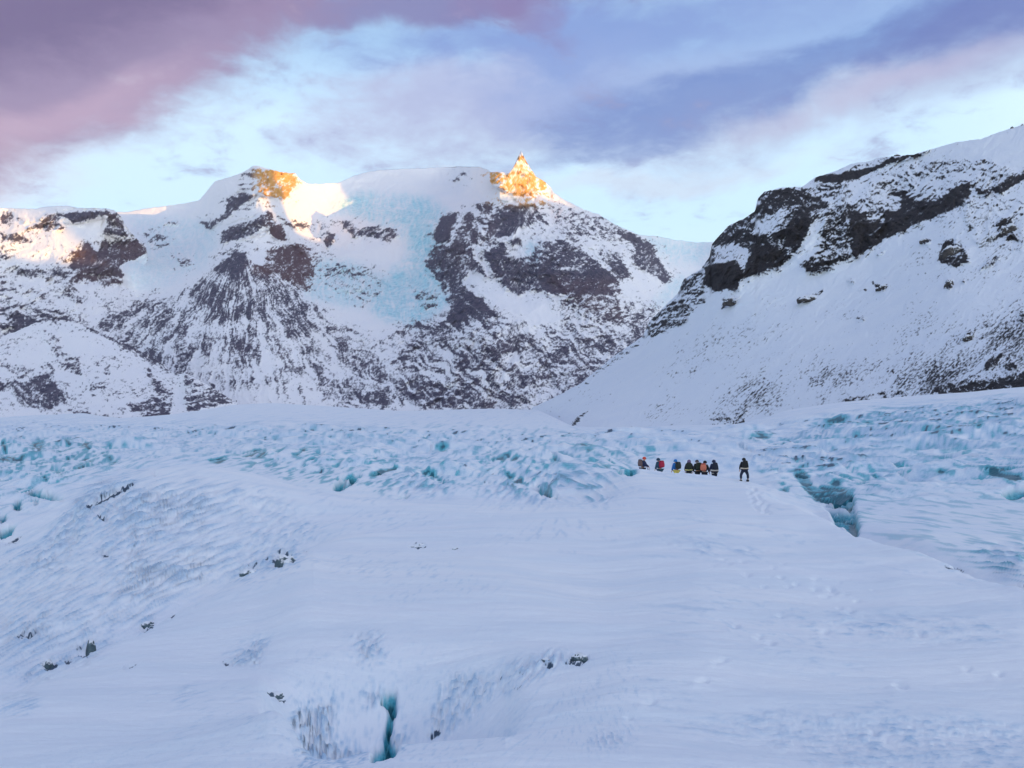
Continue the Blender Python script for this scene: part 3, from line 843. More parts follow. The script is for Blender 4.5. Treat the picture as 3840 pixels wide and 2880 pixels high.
TOP_RIGHT = [(520, 424), (533, 407), (549, 400), (580, 384), (612, 357.5), (643, 336), (649, 321.5), (667, 304), (678, 293), (684, 279), (701, 269), (709.5, 257), (712, 244),
             (728, 226), (746, 217.5), (755, 211), (757.5, 199), (764, 192), (783, 187.3), (802, 187.2), (809, 182), (815, 177.5), (836, 171), (851, 164), (873, 160.5), (877, 157.8), (893, 156.5),
             (904, 155.5), (914, 154.4), (933, 148.7), (957, 142), (981, 139), (998, 132.5), (1011, 128.5), (1024, 124.5), (1100, 104), (1300, 70), (1700, 40)]
D_RIGHT = tps([(533, 412, 1400), (569, 445, 800), (650, 445, 740), (750, 445, 620), (850, 430, 500), (950, 420, 430), (1024, 412, 380), (1300, 405, 300), (1700, 405, 300),
               (549, 400, 1380), (612, 357, 1380), (643, 337, 1350), (684, 284, 1300), (712, 246, 1280), (757, 200, 1240), (815, 178, 1240), (900, 153, 1200), (1024, 125, 1100), (1300, 70, 950), (1700, 45, 900),
               (720, 292, 1090), (712, 262, 1120), (775, 265, 1040), (780, 210, 1100), (860, 255, 960), (860, 215, 1010), (900, 195, 1080), (950, 215, 900), (960, 190, 960), (950, 300, 700), (1024, 250, 760), (700, 370, 950), (850, 330, 790), (1024, 180, 920), (1024, 330, 570)])
BOT_RIGHT = [(520, 446), (750, 446), (850, 432), (1024, 412), (1300, 405), (1700, 405)]
RU_ = np.concatenate([np.arange(520, 1040, 0.85), np.arange(1040, 1700, 6)])
relief_sheet('hillside', RU_, TOP_RIGHT, BOT_RIGHT, 330, D_RIGHT, style_near, CH_RIGHT, M_NEAR, 1.35)


# ------------------------------------------------------------------ unseen ridge behind the viewer, crest shaped to place the valley and summit shadows
def shade_ridge():
    tanel = math.tan(SUN_EL)
    perp = np.array([-SH[1], SH[0]])
    s0 = 6500.0
    need = []
    for (u, v, y) in ((-100, 262, 4600), (0, 268, 4600), (45, 268, 4650), (75, 266, 4650), (60, 100, 5000), (190, 100, 5000), (262, 225, 4700), (300, 236, 4900), (340, 232, 5300), (480, 200, 4800), (520, 207, 4700), (560, 203, 4900), (430, 80, 6000)):
        P = np.array([(u - 512) / F * y, y]); z = (HZ - v) / F * y
        need.append((P @ perp, z + (s0 - P @ SH) * tanel))
    need.sort()
    xs = np.array([-6000, -3000, 0, 2000] + [n[0] for n in need] + [need[-1][0] + 700, need[-1][0] + 4000], float)
    ys = np.array([1500, 1700, 1800, need[0][1]] + [n[1] for n in need] + [need[-1][1], need[-1][1]], float)
    p = np.linspace(-6000, xs[-1], 260)
    print('SHADE', [(round(a), round(b)) for a, b in need])
    h = np.interp(p, xs, ys) + fbm(p / 260, p * 0, 301, 4) * 22
    k = np.linspace(-1, 1, 61)
    prof = np.clip(1 - np.abs(k), 0, 1) ** 1.1
    H = h[:, None] * prof[None] + fbm(p[:, None] / 500 + 0 * k[None], k[None] * 5 + 0 * p[:, None], 305, 4) * 120 * (np.abs(k)[None] * (1 - np.abs(k)[None])) * 3 - 40
    Sx = s0 + k[None] * 2600 + 0 * p[:, None]
    Pp = p[:, None] + 0 * k[None]
    X = Sx * SH[0] + Pp * perp[0]; Y = Sx * SH[1] + Pp * perp[1]
    rock = np.clip(0.2 + fbm(Pp / 200, Sx / 200, 307, 4) * 0.9, 0, 1)
    o = grid_mesh('mountain', X, Y, H, {'rock': rock, 'red': rock * 0, 'ice': rock * 0}, M_FAR)  # never in view, crest shaped for the shade it casts
    o['kind'] = 'structure'


shade_ridge()


# ------------------------------------------------------------------ the glacier, one sheet from the viewer's feet to the mountains
ck = dict(
    C=([(-3000, 760), (-150, 745), (0, 742), (150, 735), (230, 722), (265, 712), (285, 718), (297, 745), (312, 772), (332, 771), (371, 759), (398, 750), (445, 741), (503, 733), (618, 730), (1024, 735), (4000, 750)],
       [(-3000, 9.8), (262, 9.8), (330, 9.4), (445, 10.0), (618, 10.4), (4000, 10.4)]),
    D=([(-3000, 740), (-150, 727), (0, 724), (200, 708), (265, 704), (286, 760), (304, 850), (400, 840), (450, 800), (520, 716), (618, 700), (1024, 700), (4000, 715)],
       [(-3000, 10.8), (290, 10.9), (340, 11.4), (430, 11.4), (540, 11.6), (4000, 11.6)]),
    E=([(-3000, 720), (-150, 708), (0, 700), (120, 686), (210, 672), (290, 655), (400, 640), (520, 640), (600, 646), (700, 640), (1024, 665), (1150, 705), (4000, 720)],
       [(-3000, 12.2), (0, 12.2), (120, 13), (290, 14.6), (400, 15.6), (600, 15.0), (850, 14.6), (1024, 13.2), (1150, 12.2), (4000, 12.2)]),
    B=([(-3000, 716), (-150, 706), (0, 690), (46, 666), (93, 648), (143, 627), (204, 597), (259, 569), (300, 553), (340, 543), (400, 534), (500, 530), (700, 536), (787, 550), (900, 592), (1024, 632), (1150, 690), (4000, 705)],
       [(-3000, 14), (0, 14.2), (143, 19), (259, 26), (400, 34), (600, 33), (787, 27.5), (900, 20.5), (1024, 15.8), (1150, 13.6), (4000, 13.2)]),
    G=([(-3000, 770), (-150, 768), (0, 758), (93, 712), (143, 682), (204, 640), (259, 588), (300, 556), (340, 537), (400, 525), (500, 521), (700, 521), (787, 534), (900, 575), (1024, 612), (1150, 665), (4000, 690)],
       [(-3000, 15.8), (0, 16.0), (143, 21.5), (259, 28.5), (400, 38), (600, 37), (787, 31), (900, 22.5), (1024, 17.6), (1150, 14.6), (4000, 14.5)]),
    H=([(-3000, 640), (-150, 640), (0, 626), (60, 592), (120, 566), (200, 542), (260, 532), (320, 522), (400, 514), (500, 513), (700, 511), (787, 520), (833, 540), (900, 566), (1024, 601), (1150, 652), (4000, 680)],
       [(-3000, 25), (0, 27), (143, 32), (259, 38), (400, 41), (600, 41), (787, 35), (833, 30), (900, 24.2), (1024, 18.8), (1150, 15.3), (4000, 15.3)]),
    A=([(-3000, 575), (-150, 572), (0, 549), (40, 529), (69, 511), (90, 496), (116, 481), (150, 470), (180, 465), (215, 467), (250, 473), (278, 481), (320, 491.7), (351, 498), (398, 500.5), (461, 503.5), (524, 505), (594, 505), (640, 501), (700, 499), (760, 500),
        (795, 505), (833, 523), (856, 534), (926, 558), (1024, 590), (1150, 640), (4000, 670)],
       [(-3000, 38), (0, 40), (180, 50), (351, 46), (461, 45), (600, 46), (700, 48), (787, 42), (833, 35), (856, 31.5), (926, 25.5), (1024, 20), (1150, 16), (4000, 16)]),
    T=([(-3000, 580), (-150, 570), (0, 562), (40, 552), (90, 530), (150, 502), (215, 496), (278, 502), (351, 506), (461, 509), (594, 503), (640, 488), (700, 488), (760, 492), (787, 508), (833, 545), (856, 560), (926, 590), (1024, 622), (1150, 670), (4000, 690)],
       [(-3000, 46), (0, 48), (180, 60), (351, 56), (461, 55), (600, 58), (700, 62), (787, 52), (833, 42), (856, 37), (926, 30), (1024, 24), (1150, 20), (4000, 20)]),
    P=([(-3000, 520), (-150, 516), (0, 512), (90, 492), (180, 476), (300, 478), (420, 487), (520, 488), (600, 478), (639, 470.5), (680, 473), (713, 477.5), (750, 482.3), (787, 492), (815, 508), (856, 520), (926, 538), (1024, 565), (1150, 610), (4000, 650)],
       [(-3000, 62), (0, 66), (180, 74), (351, 72), (461, 70), (600, 76), (639, 80), (713, 78), (750, 76.5), (787, 70), (833, 55), (856, 50), (926, 38), (1024, 30), (1150, 26), (4000, 26)]),
    Q=([(-3000, 500), (0, 495), (90, 482), (180, 468), (300, 470), (420, 479), (520, 480), (600, 474), (639, 477.5), (680, 481.5), (713, 486), (750, 489), (787, 493), (815, 504), (856, 508), (926, 515), (1024, 528), (1150, 550), (4000, 600)],
       [(-3000, 76), (0, 82), (180, 90), (351, 86), (461, 84), (600, 88), (639, 91), (713, 88), (750, 86), (787, 80), (833, 70), (856, 64), (926, 54), (1024, 46), (1150, 40), (4000, 40)]),
    R=([(-3000, 470), (0, 468), (180, 452), (300, 454), (420, 460), (520, 461), (600, 459), (713, 461), (787, 464), (856, 466), (926, 468), (1024, 474), (1150, 480), (4000, 500)],
       [(-3000, 150), (0, 160), (180, 165), (461, 150), (600, 150), (713, 140), (856, 115), (1024, 90), (1150, 80), (4000, 80)]),
    M=([(-3000, 440), (0, 441), (180, 434), (300, 434), (420, 437), (520, 440), (600, 439), (713, 440), (787, 436), (856, 428), (926, 425), (1024, 424), (1150, 424), (4000, 430)],
       [(-3000, 500), (0, 520), (180, 560), (461, 520), (600, 450), (713, 330), (856, 230), (1024, 180), (1150, 160), (4000, 160)]),
    F=([(-3000, 426), (-60, 420), (0, 419), (84, 413), (120, 420), (172, 415), (235, 404.8), (271, 403), (325, 406), (400, 411), (492, 408.5), (539, 410), (575, 428), (640, 429), (745, 424), (787, 410), (842, 402), (897, 397.5), (951, 393.5), (1024, 387), (1150, 384), (4000, 400)],
       [(-3000, 1350), (235, 1350), (400, 1350), (492, 1350), (539, 1250), (575, 880), (640, 820), (745, 700), (842, 560), (1024, 430), (1150, 400), (4000, 400)]),
)
order = ['C', 'D', 'E', 'B', 'G', 'H', 'A', 'T', 'P', 'Q', 'R', 'M', 'F']


def ground_profile(us):
    ys = [np.full_like(us, 1.0), np.full_like(us, 4.0), np.full_like(us, 8.2)]
    zs = [np.full_like(us, -1.75), np.full_like(us, -2.2), np.full_like(us, -2.72)]
    vs = [HZ - z / y * F for z, y in zip(zs, ys)]
    for k in order:
        cv, cy = ck[k]
        sm = 7 if k in 'CDEBGH' else (3.0 if k in 'AP' else (8 if k != 'F' else 3))
        vs.append(curve(cv, us, sm))
        ys.append(curve(cy, us, 9))
    ys.append(ys[-1] * 1.5); vs.append(vs[-1] + 3)
    ys.append(np.full_like(us, 9000.)); vs.append(np.full_like(us, 436.))
    L = np.log(np.array(ys)); V = np.array(vs)
    return L, V


def pchip(L, V, q):
    h = np.diff(L, axis=0); d = np.diff(V, axis=0) / h
    m = np.zeros_like(V)
    w1 = 2 * h[1:] + h[:-1]; w2 = h[1:] + 2 * h[:-1]
    same = d[1:] * d[:-1] > 0
    with np.errstate(divide='ignore', invalid='ignore'):
        hm = (w1 + w2) / (w1 / d[:-1] + w2 / d[1:])
    m[1:-1] = np.where(same, hm, 0)
    m[0] = d[0]; m[-1] = d[-1]
    K, n = L.shape
    out = np.zeros((n, len(q)))
    for c in range(n):
        k = np.clip(np.searchsorted(L[:, c], q) - 1, 0, K - 2)
        hh = h[k, c]; t = np.clip((q - L[k, c]) / hh, 0, 1)
        t2 = t * t; t3 = t2 * t
        out[c] = (2 * t3 - 3 * t2 + 1) * V[k, c] + (t3 - 2 * t2 + t) * hh * m[k, c] + (-2 * t3 + 3 * t2) * V[k + 1, c] + (t3 - t2) * hh * m[k + 1, c]
    return out


def charts_ground():
    ice = Chart(); dark = Chart(); firn_shade = Chart(); mid = Chart(); jag = Chart()
    for z, L in ((Z8, [
        [(350, 735), (430, 725), (480, 800), (510, 850), (610, 810), (650, 770), (720, 850), (770, 890), (800, 1040), (820, 1110), (805, 1180), (765, 1155), (720, 1110), (650, 1095), (630, 1010), (565, 965), (510, 900), (440, 860), (390, 800)],
        [(1680, 705), (1760, 680), (1900, 685), (2030, 760), (1960, 775), (1800, 735)], [(1870, 880), (1950, 825), (2060, 835), (2040, 885), (1940, 910)],
        [(815, 805), (860, 765), (915, 775), (880, 790)], [(230, 800), (280, 795), (335, 805), (310, 820)], [(225, 840), (290, 835), (325, 850), (280, 855)],
        [(1420, 562), (1670, 568), (1600, 580), (1480, 574)], [(0, 460), (80, 435), (195, 455), (100, 475)], [(570, 330), (700, 315), (720, 350), (610, 370)],
        [(1590, 350), (1700, 345), (1760, 360), (1640, 365)], [(1390, 700), (1440, 685), (1470, 705), (1420, 720)], [(1120, 725), (1200, 685), (1215, 695), (1150, 730)],
        [(850, 350), (930, 345), (920, 365), (860, 365)], [(1340, 385), (1400, 370), (1390, 385)], [(1960, 525), (2030, 510), (2030, 525)], [(1620, 780), (1720, 778), (1740, 795)],
        [(500, 900), (530, 930), (520, 940), (495, 910)], [(500, 848), (540, 820), (610, 808), (560, 835)]]),
        (ZL, [[(0, 305), (45, 318), (35, 345), (0, 335)], [(0, 362), (40, 382), (130, 378), (150, 400), (100, 418), (0, 405)], [(180, 300), (240, 308), (225, 350), (180, 348)],
              [(350, 290), (400, 298), (370, 325)], [(450, 300), (510, 312), (490, 350), (460, 335)], [(420, 432), (470, 393), (500, 410), (450, 445)], [(570, 358), (605, 380), (660, 415), (600, 425)],
              [(90, 570), (180, 562), (280, 590), (360, 625), (260, 610), (160, 580)], [(72, 662), (90, 622), (122, 650), (112, 672)], [(228, 468), (262, 500), (268, 530), (235, 500)],
              [(290, 462), (350, 450), (330, 478)], [(0, 705), (45, 715), (0, 745)], [(0, 780), (85, 757), (65, 802), (0, 832)],
              [(1150, 402), (1210, 388), (1262, 390), (1220, 416), (1170, 416)], [(1310, 378), (1420, 343), (1475, 350), (1460, 380), (1380, 382)], [(1600, 370), (1700, 335), (1760, 328), (1650, 370)],
              [(1840, 555), (1890, 498), (1995, 478), (1940, 530), (1870, 567)], [(170, 620), (200, 620), (215, 640), (190, 640)]]),
        (ZM, [[(725, 378), (820, 378), (800, 408), (760, 402)], [(300, 555), (420, 515), (520, 500), (400, 547)], [(1060, 460), (1170, 447), (1195, 468), (1120, 462)], [(1165, 420), (1270, 445), (1240, 472), (1190, 442)],
              [(735, 480), (800, 485), (790, 492)], [(600, 530), (700, 522), (800, 602), (760, 595), (700, 560)], [(1635, 342), (1700, 362), (1770, 388), (1720, 404)], [(1775, 495), (1850, 475), (1880, 495), (1830, 508)],
              [(1895, 522), (2030, 535), (1990, 552), (1930, 548)], [(1845, 402), (1895, 438), (1880, 440)], [(460, 692), (560, 682), (560, 698)], [(1180, 545), (1230, 552), (1320, 600), (1300, 612), (1240, 597)],
              [(1310, 620), (1450, 645), (1530, 700), (1480, 698), (1400, 660)], [(1420, 445), (1520, 465), (1500, 472)]]),
        (ZB, [[(865, 570), (900, 530), (940, 540), (948, 600), (925, 700), (915, 770), (935, 810), (955, 830), (930, 872), (815, 898), (835, 850), (880, 812), (895, 720), (912, 620), (880, 602)],
              ])):
        for q in L:
            ice.poly(z(q), 1.0)
    for z, L in ((ZB, [[(255, 522), (330, 556), (392, 575), (365, 598), (310, 572)], [(1820, 402), (1870, 366), (1890, 388), (1945, 355), (1942, 382), (1900, 413), (1870, 398)], [(1728, 388), (1775, 398), (1740, 428)],
                       [(1475, 450), (1505, 468), (1480, 494)], [(1588, 440), (1614, 428), (1590, 466)], [(1555, 525), (1612, 498), (1572, 532)], [(1500, 550), (1530, 515), (1520, 540)],
                       [(1110, 775), (1200, 700), (1208, 730), (1140, 785)], [(40, 380), (80, 395), (110, 415), (60, 405)], [(1395, 560), (1410, 520), (1412, 540)]]),
                 (ZQ, [[(885, 752), (930, 765), (980, 757), (915, 800)], [(508, 835), (528, 880), (580, 935), (520, 955), (508, 900)], [(478, 935), (494, 880), (508, 945)], [(275, 985), (310, 960), (372, 1015), (290, 1045)],
                       [(395, 965), (440, 985), (475, 975), (440, 1000)], [(640, 285), (690, 290), (705, 325), (650, 320)], [(0, 245), (60, 205), (150, 190), (120, 220), (0, 250)],
                       [(1735, 340), (1770, 270), (1840, 300), (1880, 355), (1810, 350), (1780, 390)], [(1520, 440), (1545, 400), (1545, 440)], [(1570, 380), (1640, 350), (1610, 410)], [(1920, 285), (1970, 280), (1960, 300)],
                       [(1690, 320), (1700, 310), (1700, 335)], [(100, 820), (130, 790), (200, 800), (260, 800), (180, 835)], [(770, 1030), (850, 1000), (890, 990), (820, 1035)], [(650, 60), (690, 95), (680, 100)],
                       [(800, 330), (850, 250), (870, 230), (830, 310)], [(1230, 650), (1280, 600), (1250, 640)], [(1080, 700), (1120, 680), (1100, 710)]]),
                 (ZM, [[(565, 1015), (600, 1005), (625, 990), (690, 1022), (600, 1027)], [(835, 1012), (895, 1035), (870, 1038)], [(1080, 825), (1110, 822), (1095, 835)], [(895, 485), (965, 500), (930, 508)],
                       [(1065, 540), (1125, 545), (1100, 562)], [(1005, 475), (1080, 490), (1040, 494)], [(1055, 600), (1100, 605), (1080, 618)], [(1200, 830), (1240, 832), (1220, 838)]]),
                 (ZL, [[(480, 660), (600, 590), (740, 530), (740, 545), (620, 610), (500, 665)], [(540, 695), (580, 720), (600, 750), (570, 740)], [(835, 480), (870, 470), (855, 492)], [(1765, 470), (1790, 445), (1785, 475)]]),
                 (Z8, [[(1970, 1555), (2060, 1530), (2060, 1580), (2010, 1570)], [(1550, 700), (1620, 695), (1590, 715)], [(1380, 1410), (1560, 1420), (1700, 1500), (1560, 1440)]])):
        for q in L:
            dark.poly(z(q), 0.9)
    for z, L, v in ((ZB, [[(400, 630), (460, 600), (640, 570), (640, 640), (600, 780), (780, 850), (810, 900), (660, 938), (450, 940), (430, 780)], [(1130, 645), (1180, 605), (1245, 592), (1200, 655), (1140, 685)], [(780, 540), (880, 510), (870, 620), (790, 600)], [(820, 780), (960, 760), (1100, 760), (960, 840)], [(60, 360), (150, 310), (290, 240), (240, 380), (120, 390)]], 0.75),
                    (ZQ, [[(740, 470), (780, 400), (860, 250), (960, 330), (1140, 380), (1160, 300), (1400, 260), (1380, 330), (1240, 470), (980, 520), (860, 600), (760, 520)], [(200, 340), (400, 160), (550, 110), (500, 230), (300, 360)], [(600, 0), (900, 100), (800, 160), (740, 170)], [(1400, 480), (1480, 400), (1900, 260), (1900, 350), (1600, 430)], [(0, 780), (300, 640), (290, 800), (80, 840)], [(60, 400), (220, 320), (420, 340), (380, 400)], [(1080, 1240), (1180, 1150), (1300, 1200)]], 0.55),
                    (ZL, [[(320, 740), (480, 560), (740, 500), (740, 560), (500, 680), (360, 750)], [(600, 640), (850, 560), (1180, 600), (1180, 700), (760, 760), (640, 720)], [(700, 780), (850, 770), (760, 860), (720, 840)]], 0.6),
                    (Z8, [[(400, 400), (560, 330), (760, 290), (1300, 230), (2030, 240), (2030, 470), (1500, 500), (700, 500), (400, 480)], [(0, 540), (300, 500), (1000, 600), (700, 700), (200, 720), (0, 600)], [(1100, 1060), (1400, 1030), (1300, 1100)], [(1640, 1250), (2030, 1250), (2030, 1500), (1800, 1480)]], 0.55),
                    (ZR, [[(400, 960), (800, 900), (1400, 900), (2212, 940), (2212, 1187), (1200, 1187), (1100, 1090), (700, 1040)]], 0.25),
                    (ZM, [[(320, 560), (800, 540), (880, 660), (700, 700), (340, 640)], [(1180, 540), (1500, 540), (1900, 600), (1850, 740), (1400, 740), (1000, 700)]], 0.4)):
        for q in L:
            firn_shade.poly(z(q), v, 'max')
    for z, L, v in ((ZQ, [[(100, 1060), (270, 950), (400, 940), (560, 840), (760, 840), (580, 950), (360, 1020), (120, 1110)], [(880, 700), (1000, 700), (900, 800), (840, 800)],  # first outline: shade of the left gully put into the snow colour
                          [(340, 100), (560, 0), (760, -60), (760, 0), (560, 130), (400, 260), (300, 260)], [(620, 180), (720, 240), (700, 360), (630, 340)], [(740, 170), (1100, 60), (1300, 20), (1300, 120), (900, 240)],
                          [(0, 1250), (250, 1200), (220, 1300), (0, 1310)]], 0.5),
                    (ZB, [[(700, 250), (870, 240), (880, 400), (760, 400)], [(1180, 470), (1420, 430), (1500, 540), (1250, 760), (1100, 800)], [(1450, 420), (1760, 340), (1900, 360), (1700, 470), (1480, 560)]], 0.45),
                    (ZR, [[(0, 990), (200, 990), (250, 1080), (0, 1130)], [(1000, 430), (1500, 400), (2000, 440), (2212, 560), (1500, 540)], [(400, 0), (800, 40), (900, 120), (560, 110)]], 0.22)):
        for q in L:
            firn_shade.poly(z(q), v, 'max')
    firn_shade.poly([(20, 545), (110, 490), (180, 470), (290, 500), (330, 535), (255, 568), (140, 620), (60, 655), (-60, 690), (-60, 580)], 0.27, 'max')  # shaded flank of the left mound painted as a bluish tint
    jag.poly([(760, 440), (860, 410), (1090, 385), (1090, 600), (1024, 586), (926, 556), (856, 532), (800, 500), (760, 478)], 0.34, 'max')
    jag.poly([(-60, 430), (240, 420), (560, 425), (640, 440), (640, 470), (600, 500), (400, 496), (300, 480), (180, 462), (100, 480), (-60, 540)], 0.30, 'max')
    for z, L, v in ((ZL, [[(-60, 290), (520, 285), (680, 420), (480, 470), (350, 540), (-60, 440)], [(1130, 400), (1480, 340), (1600, 380), (1300, 420)], [(1560, 360), (2212, 380), (2212, 600), (1800, 560), (1300, 470)]], 0.55),
                    (Z8, [[(500, 330), (800, 260), (1300, 220), (2100, 230), (2100, 480), (700, 500), (380, 470)], [(250, 700), (800, 600), (980, 800), (850, 1120), (600, 1000), (400, 830)], [(1350, 660), (2100, 640), (2100, 920), (1600, 800)], [(1600, 1250), (2100, 1250), (2100, 1540), (1700, 1480)], [(-80, 430), (220, 430), (250, 500), (0, 500)]], 0.50),
                    (ZM, [[(980, 400), (1300, 400), (1500, 600), (1900, 640), (1850, 730), (1400, 720), (1150, 600)], [(1380, 330), (2212, 360), (2212, 500), (1750, 520)], [(560, 500), (820, 510), (830, 640), (640, 620)], [(-20, 540), (540, 490), (420, 600), (0, 650)]], 0.45)):
        for q in L:
            jag.poly(z(q), v, 'max')
    jag.blur(4)
    # where the broken ice field lies
    mid.poly([(-60, 420), (-60, 545), (60, 515), (110, 480), (180, 462), (250, 470), (320, 489), (400, 498), (600, 502), (640, 468), (760, 480), (800, 500), (860, 532), (1024, 588), (1090, 600), (1090, 392), (700, 432), (520, 432), (250, 425)], 1.0)
    ice.blur(1.3); dark.blur(0.8); firn_shade.blur(5); mid.blur(8)
    return ice, dark, firn_shade, mid, jag


def build_ground():
    us = np.concatenate([-np.geomspace(300, 3000, 30)[::-1], np.arange(-290, -20, 6), np.arange(-20, 1044, 1.35), np.arange(1050, 1350, 6), 1350 + np.geomspace(10, 2500, 30)])
    lq = np.concatenate([np.linspace(math.log(1.0), math.log(7.6), 30)[:-1], np.linspace(math.log(7.6), math.log(110), 510)[:-1], np.linspace(math.log(110), math.log(1600), 260)[:-1], np.linspace(math.log(1600), math.log(9000), 14)])
    L, Vc = ground_profile(us)
    V = pchip(L, Vc, lq)
    Yv = np.exp(lq)
    U = np.repeat(us[:, None], len(lq), 1); Y = np.repeat(Yv[None], len(us), 0)
    X = (U - 512) / F * Y
    Z = (HZ - V) / F * Y
    ice, dark, firn_shade, mid, jag = charts_ground()
    wm = mid.at(U, V)
    wm = np.where(Y < 36, wm * sstep(Y, 20, 36), wm)
    infr = sstep(Y, 4, 9)
    # hummocks at every scale the eye resolves
    hum = 0; tex = 0; hum2 = 0
    for k in range(-2, 9):
        lam = 2.0 ** k
        r = np.log2(lam / (Y * 0.050))
        w = np.exp(-r * r / 1.6)
        if w.max() < 0.02:
            continue
        n = 1 - 2.4 * np.abs(perlin(X / lam * 0.6 + 3.3 * k, Y / lam * 0.6 - k, 400 + k))
        hum = hum + w * lam * n
        hum2 = hum2 + w * lam * perlin(X / lam * 1.1 + 8 * k, Y / lam * 0.7, 430 + k)
        r2 = np.log2(lam / (Y * 0.010))
        w2 = np.exp(-r2 * r2 / 1.3)
        tex = tex + w2 * perlin(X / lam, Y / lam * 0.35, 460 + k)
        if w2.max() > 0.02:
            hum = hum + 0.45 * w2 * lam * perlin(X / lam * 0.7 + 2, Y / lam * 0.5, 480 + k)
    far = sstep(Y, 45, 90)
    for k in range(2, 9):
        lam = 2.0 ** k
        r = np.log2(lam / (Y * 0.17)); w = np.exp(-r * r / 1.2)
        if w.max() > 0.02:
            hum2 = hum2 + 0.40 * w * lam * fbm(X / lam * 0.8 + 31 * k, Y / lam * 0.35 + 3 * k, 470 + k, 2)
    cre = 0
    for k in range(0, 9):
        lam = 2.0 ** k
        r = np.log2(lam / (Y * 0.060)); w = np.exp(-r * r / 0.9)
        if w.max() < 0.02:
            continue
        nn_ = np.abs(perlin(X / lam * 0.75 + 1.7 * k, Y / lam * 0.16 + X / lam * 0.22 + 2.3 * k, 440 + k))
        gate = sstep(perlin(X / lam * 0.6, Y / lam * 0.12, 450 + k), -0.05, 0.35)
        cre = cre + w * (1 - sstep(nn_, 0.0, 0.085)) * gate
    cre = np.clip(cre, 0, 1) * wm * sstep(Y, 55, 90) * (1 - 0.8 * sstep(Y, 500, 900))
    Z = Z - cre * Y * 0.0045
    Z = Z + wm * (hum * 0.10 + hum2 * 0.10) * far * (1 - 0.55 * sstep(Y, 300, 900))
    near = 1 - wm
    # wind-packed snow: long low drifts and small ripples
    dr = fbm(X / 3.2 + Y / 14, Y / 1.1 - X / 9, 501, 4, 0.55)
    dr2 = fbm(X / 0.9 + Y / 5, Y / 0.28 - X / 3, 511, 3, 0.55)
    swell = fbm(X / 7 + Y / 30, Y / 6 - X / 20, 491, 3, 0.5)
    Z = Z + infr * near * np.clip(1.2 - Y / 60, 0.2, 1) * swell * 0.34
    Z = Z + infr * near * (dr * 0.06 + dr2 * 0.020 * np.clip(40 / Y, 0, 1))
    # rough rime on the firn and painted-shade patches
    fm = firn_shade.at(U + fbm(U / 12, V / 12, 520, 3) * 8, V + fbm(U / 12 + 4, V / 12, 521, 3) * 6)
    # wind-blown dashes follow the slope: leaning up to the right on the left-hand mound and bowl
    rough = 0
    lean = np.radians(np.interp(U, [-60, 250, 420, 560, 640, 760], [34, 26, 30, 38, 8, 2]))
    hgt = Z + 3.0 * np.log(Y)
    aa = X * np.cos(lean) + hgt * np.sin(lean); bb = -X * np.sin(lean) + hgt * np.cos(lean)
    st_ = np.interp(U, [480, 700], [1.7, 3.6])
    for k in range(-7, 5):
        lam = 2.0 ** k
        r2 = np.log2(lam / (Y * 0.0050)); w2 = np.exp(-r2 * r2 / 0.8)
        if w2.max() > 0.02:
            rough = rough + w2 * 1.3 * (perlin(aa / lam / st_, bb / lam / 0.8, 540 + k) + 0.5 * perlin(aa / lam / 0.9, bb / lam / 0.5, 590 + k))
    Z = Z + fm ** 1.4 * rough * Y * 0.0090 * np.clip(60 / Y, 0, 1)
    V = HZ - Z / Y * F
    fm = firn_shade.at(U + fbm(U / 12, V / 12, 520, 3) * 6, V + fbm(U / 12 + 4, V / 12, 521, 3) * 4)
    im = (1.25 + np.clip(Y / 60, 0.7, 1.2) * rough) * ice.at(U + fbm(U / 5, V / 5, 551, 2) * 2.0, V + fbm(U / 5 + 3, V / 5, 552, 2) * 1.2)
    dm = 1.4 * dark.at(U + fbm(U / 4, V / 4, 553, 2) * 2.6, V + fbm(U / 4 + 3, V / 4, 554, 2) * 2.0)
    Z = Z - np.clip(im, 0, 1) * (Y * 0.0030 * np.clip(70 / Y, 0.1, 1) + 0.20 * (Y < 20) + Y * 0.010 * (Y > 28) * (Y < 75))
    Z = Z - dm * Y * 0.0022
    # footprints
    for (x, y) in ZR([(655, 655), (690, 640), (600, 742), (570, 752), (298, 862), (330, 850), (870, 525), (930, 555), (1570, 765), (1600, 775), (1925, 685), (2085, 712), (1160, 228), (812, 208), (980, 415), (1330, 392), (1200, 500), (1690, 515), (1250, 300), (750, 470), (210, 930), (1450, 1010)]):
        d2 = ((U - x) / 4.5) ** 2 + ((V - y) / 2.2) ** 2
        d3 = ((U - x + 6) / 6) ** 2 + ((V - y - 4) / 2.6) ** 2
        Z = Z - 0.050 * np.exp(-d2) * (Y < 60) + 0.022 * np.exp(-d3) * (Y < 60)
    rng = np.random.RandomState(5)
    for k in range(26):
        t_ = k / 25.0
        x = 751 + 14 * t_ + rng.randn() * 2.0 + (3 if k % 2 else -3); y = 487 + 26 * t_
        Z = Z - 0.09 * np.exp(-((U - x) / 2.2) ** 2 - ((V - y) / 1.1) ** 2) * (Y < 90)
    for k in range(60):
        t_ = rng.rand()
        x = 790 - 120 * (1 - t_) + 70 * t_ + rng.randn() * 14; y = 542 + 62 * t_ + rng.randn() * 6
        Z = Z - 0.05 * rng.rand() * np.exp(-((U - x) / 3.2) ** 2 - ((V - y) / 1.4) ** 2) * (Y < 60)
    # steep faces of the hummocks show blue
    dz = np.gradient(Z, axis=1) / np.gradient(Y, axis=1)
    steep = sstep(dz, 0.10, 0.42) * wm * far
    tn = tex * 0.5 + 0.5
    icel = np.clip(im * 1.25 + 0.62 * cre * np.clip(0.7 + rough, 0, 1.2) + steep * sstep(tn + 0.25 * fbm(X / 60, Y / 90, 561, 2), 0.58, 0.95) * 0.55, 0, 1.8)
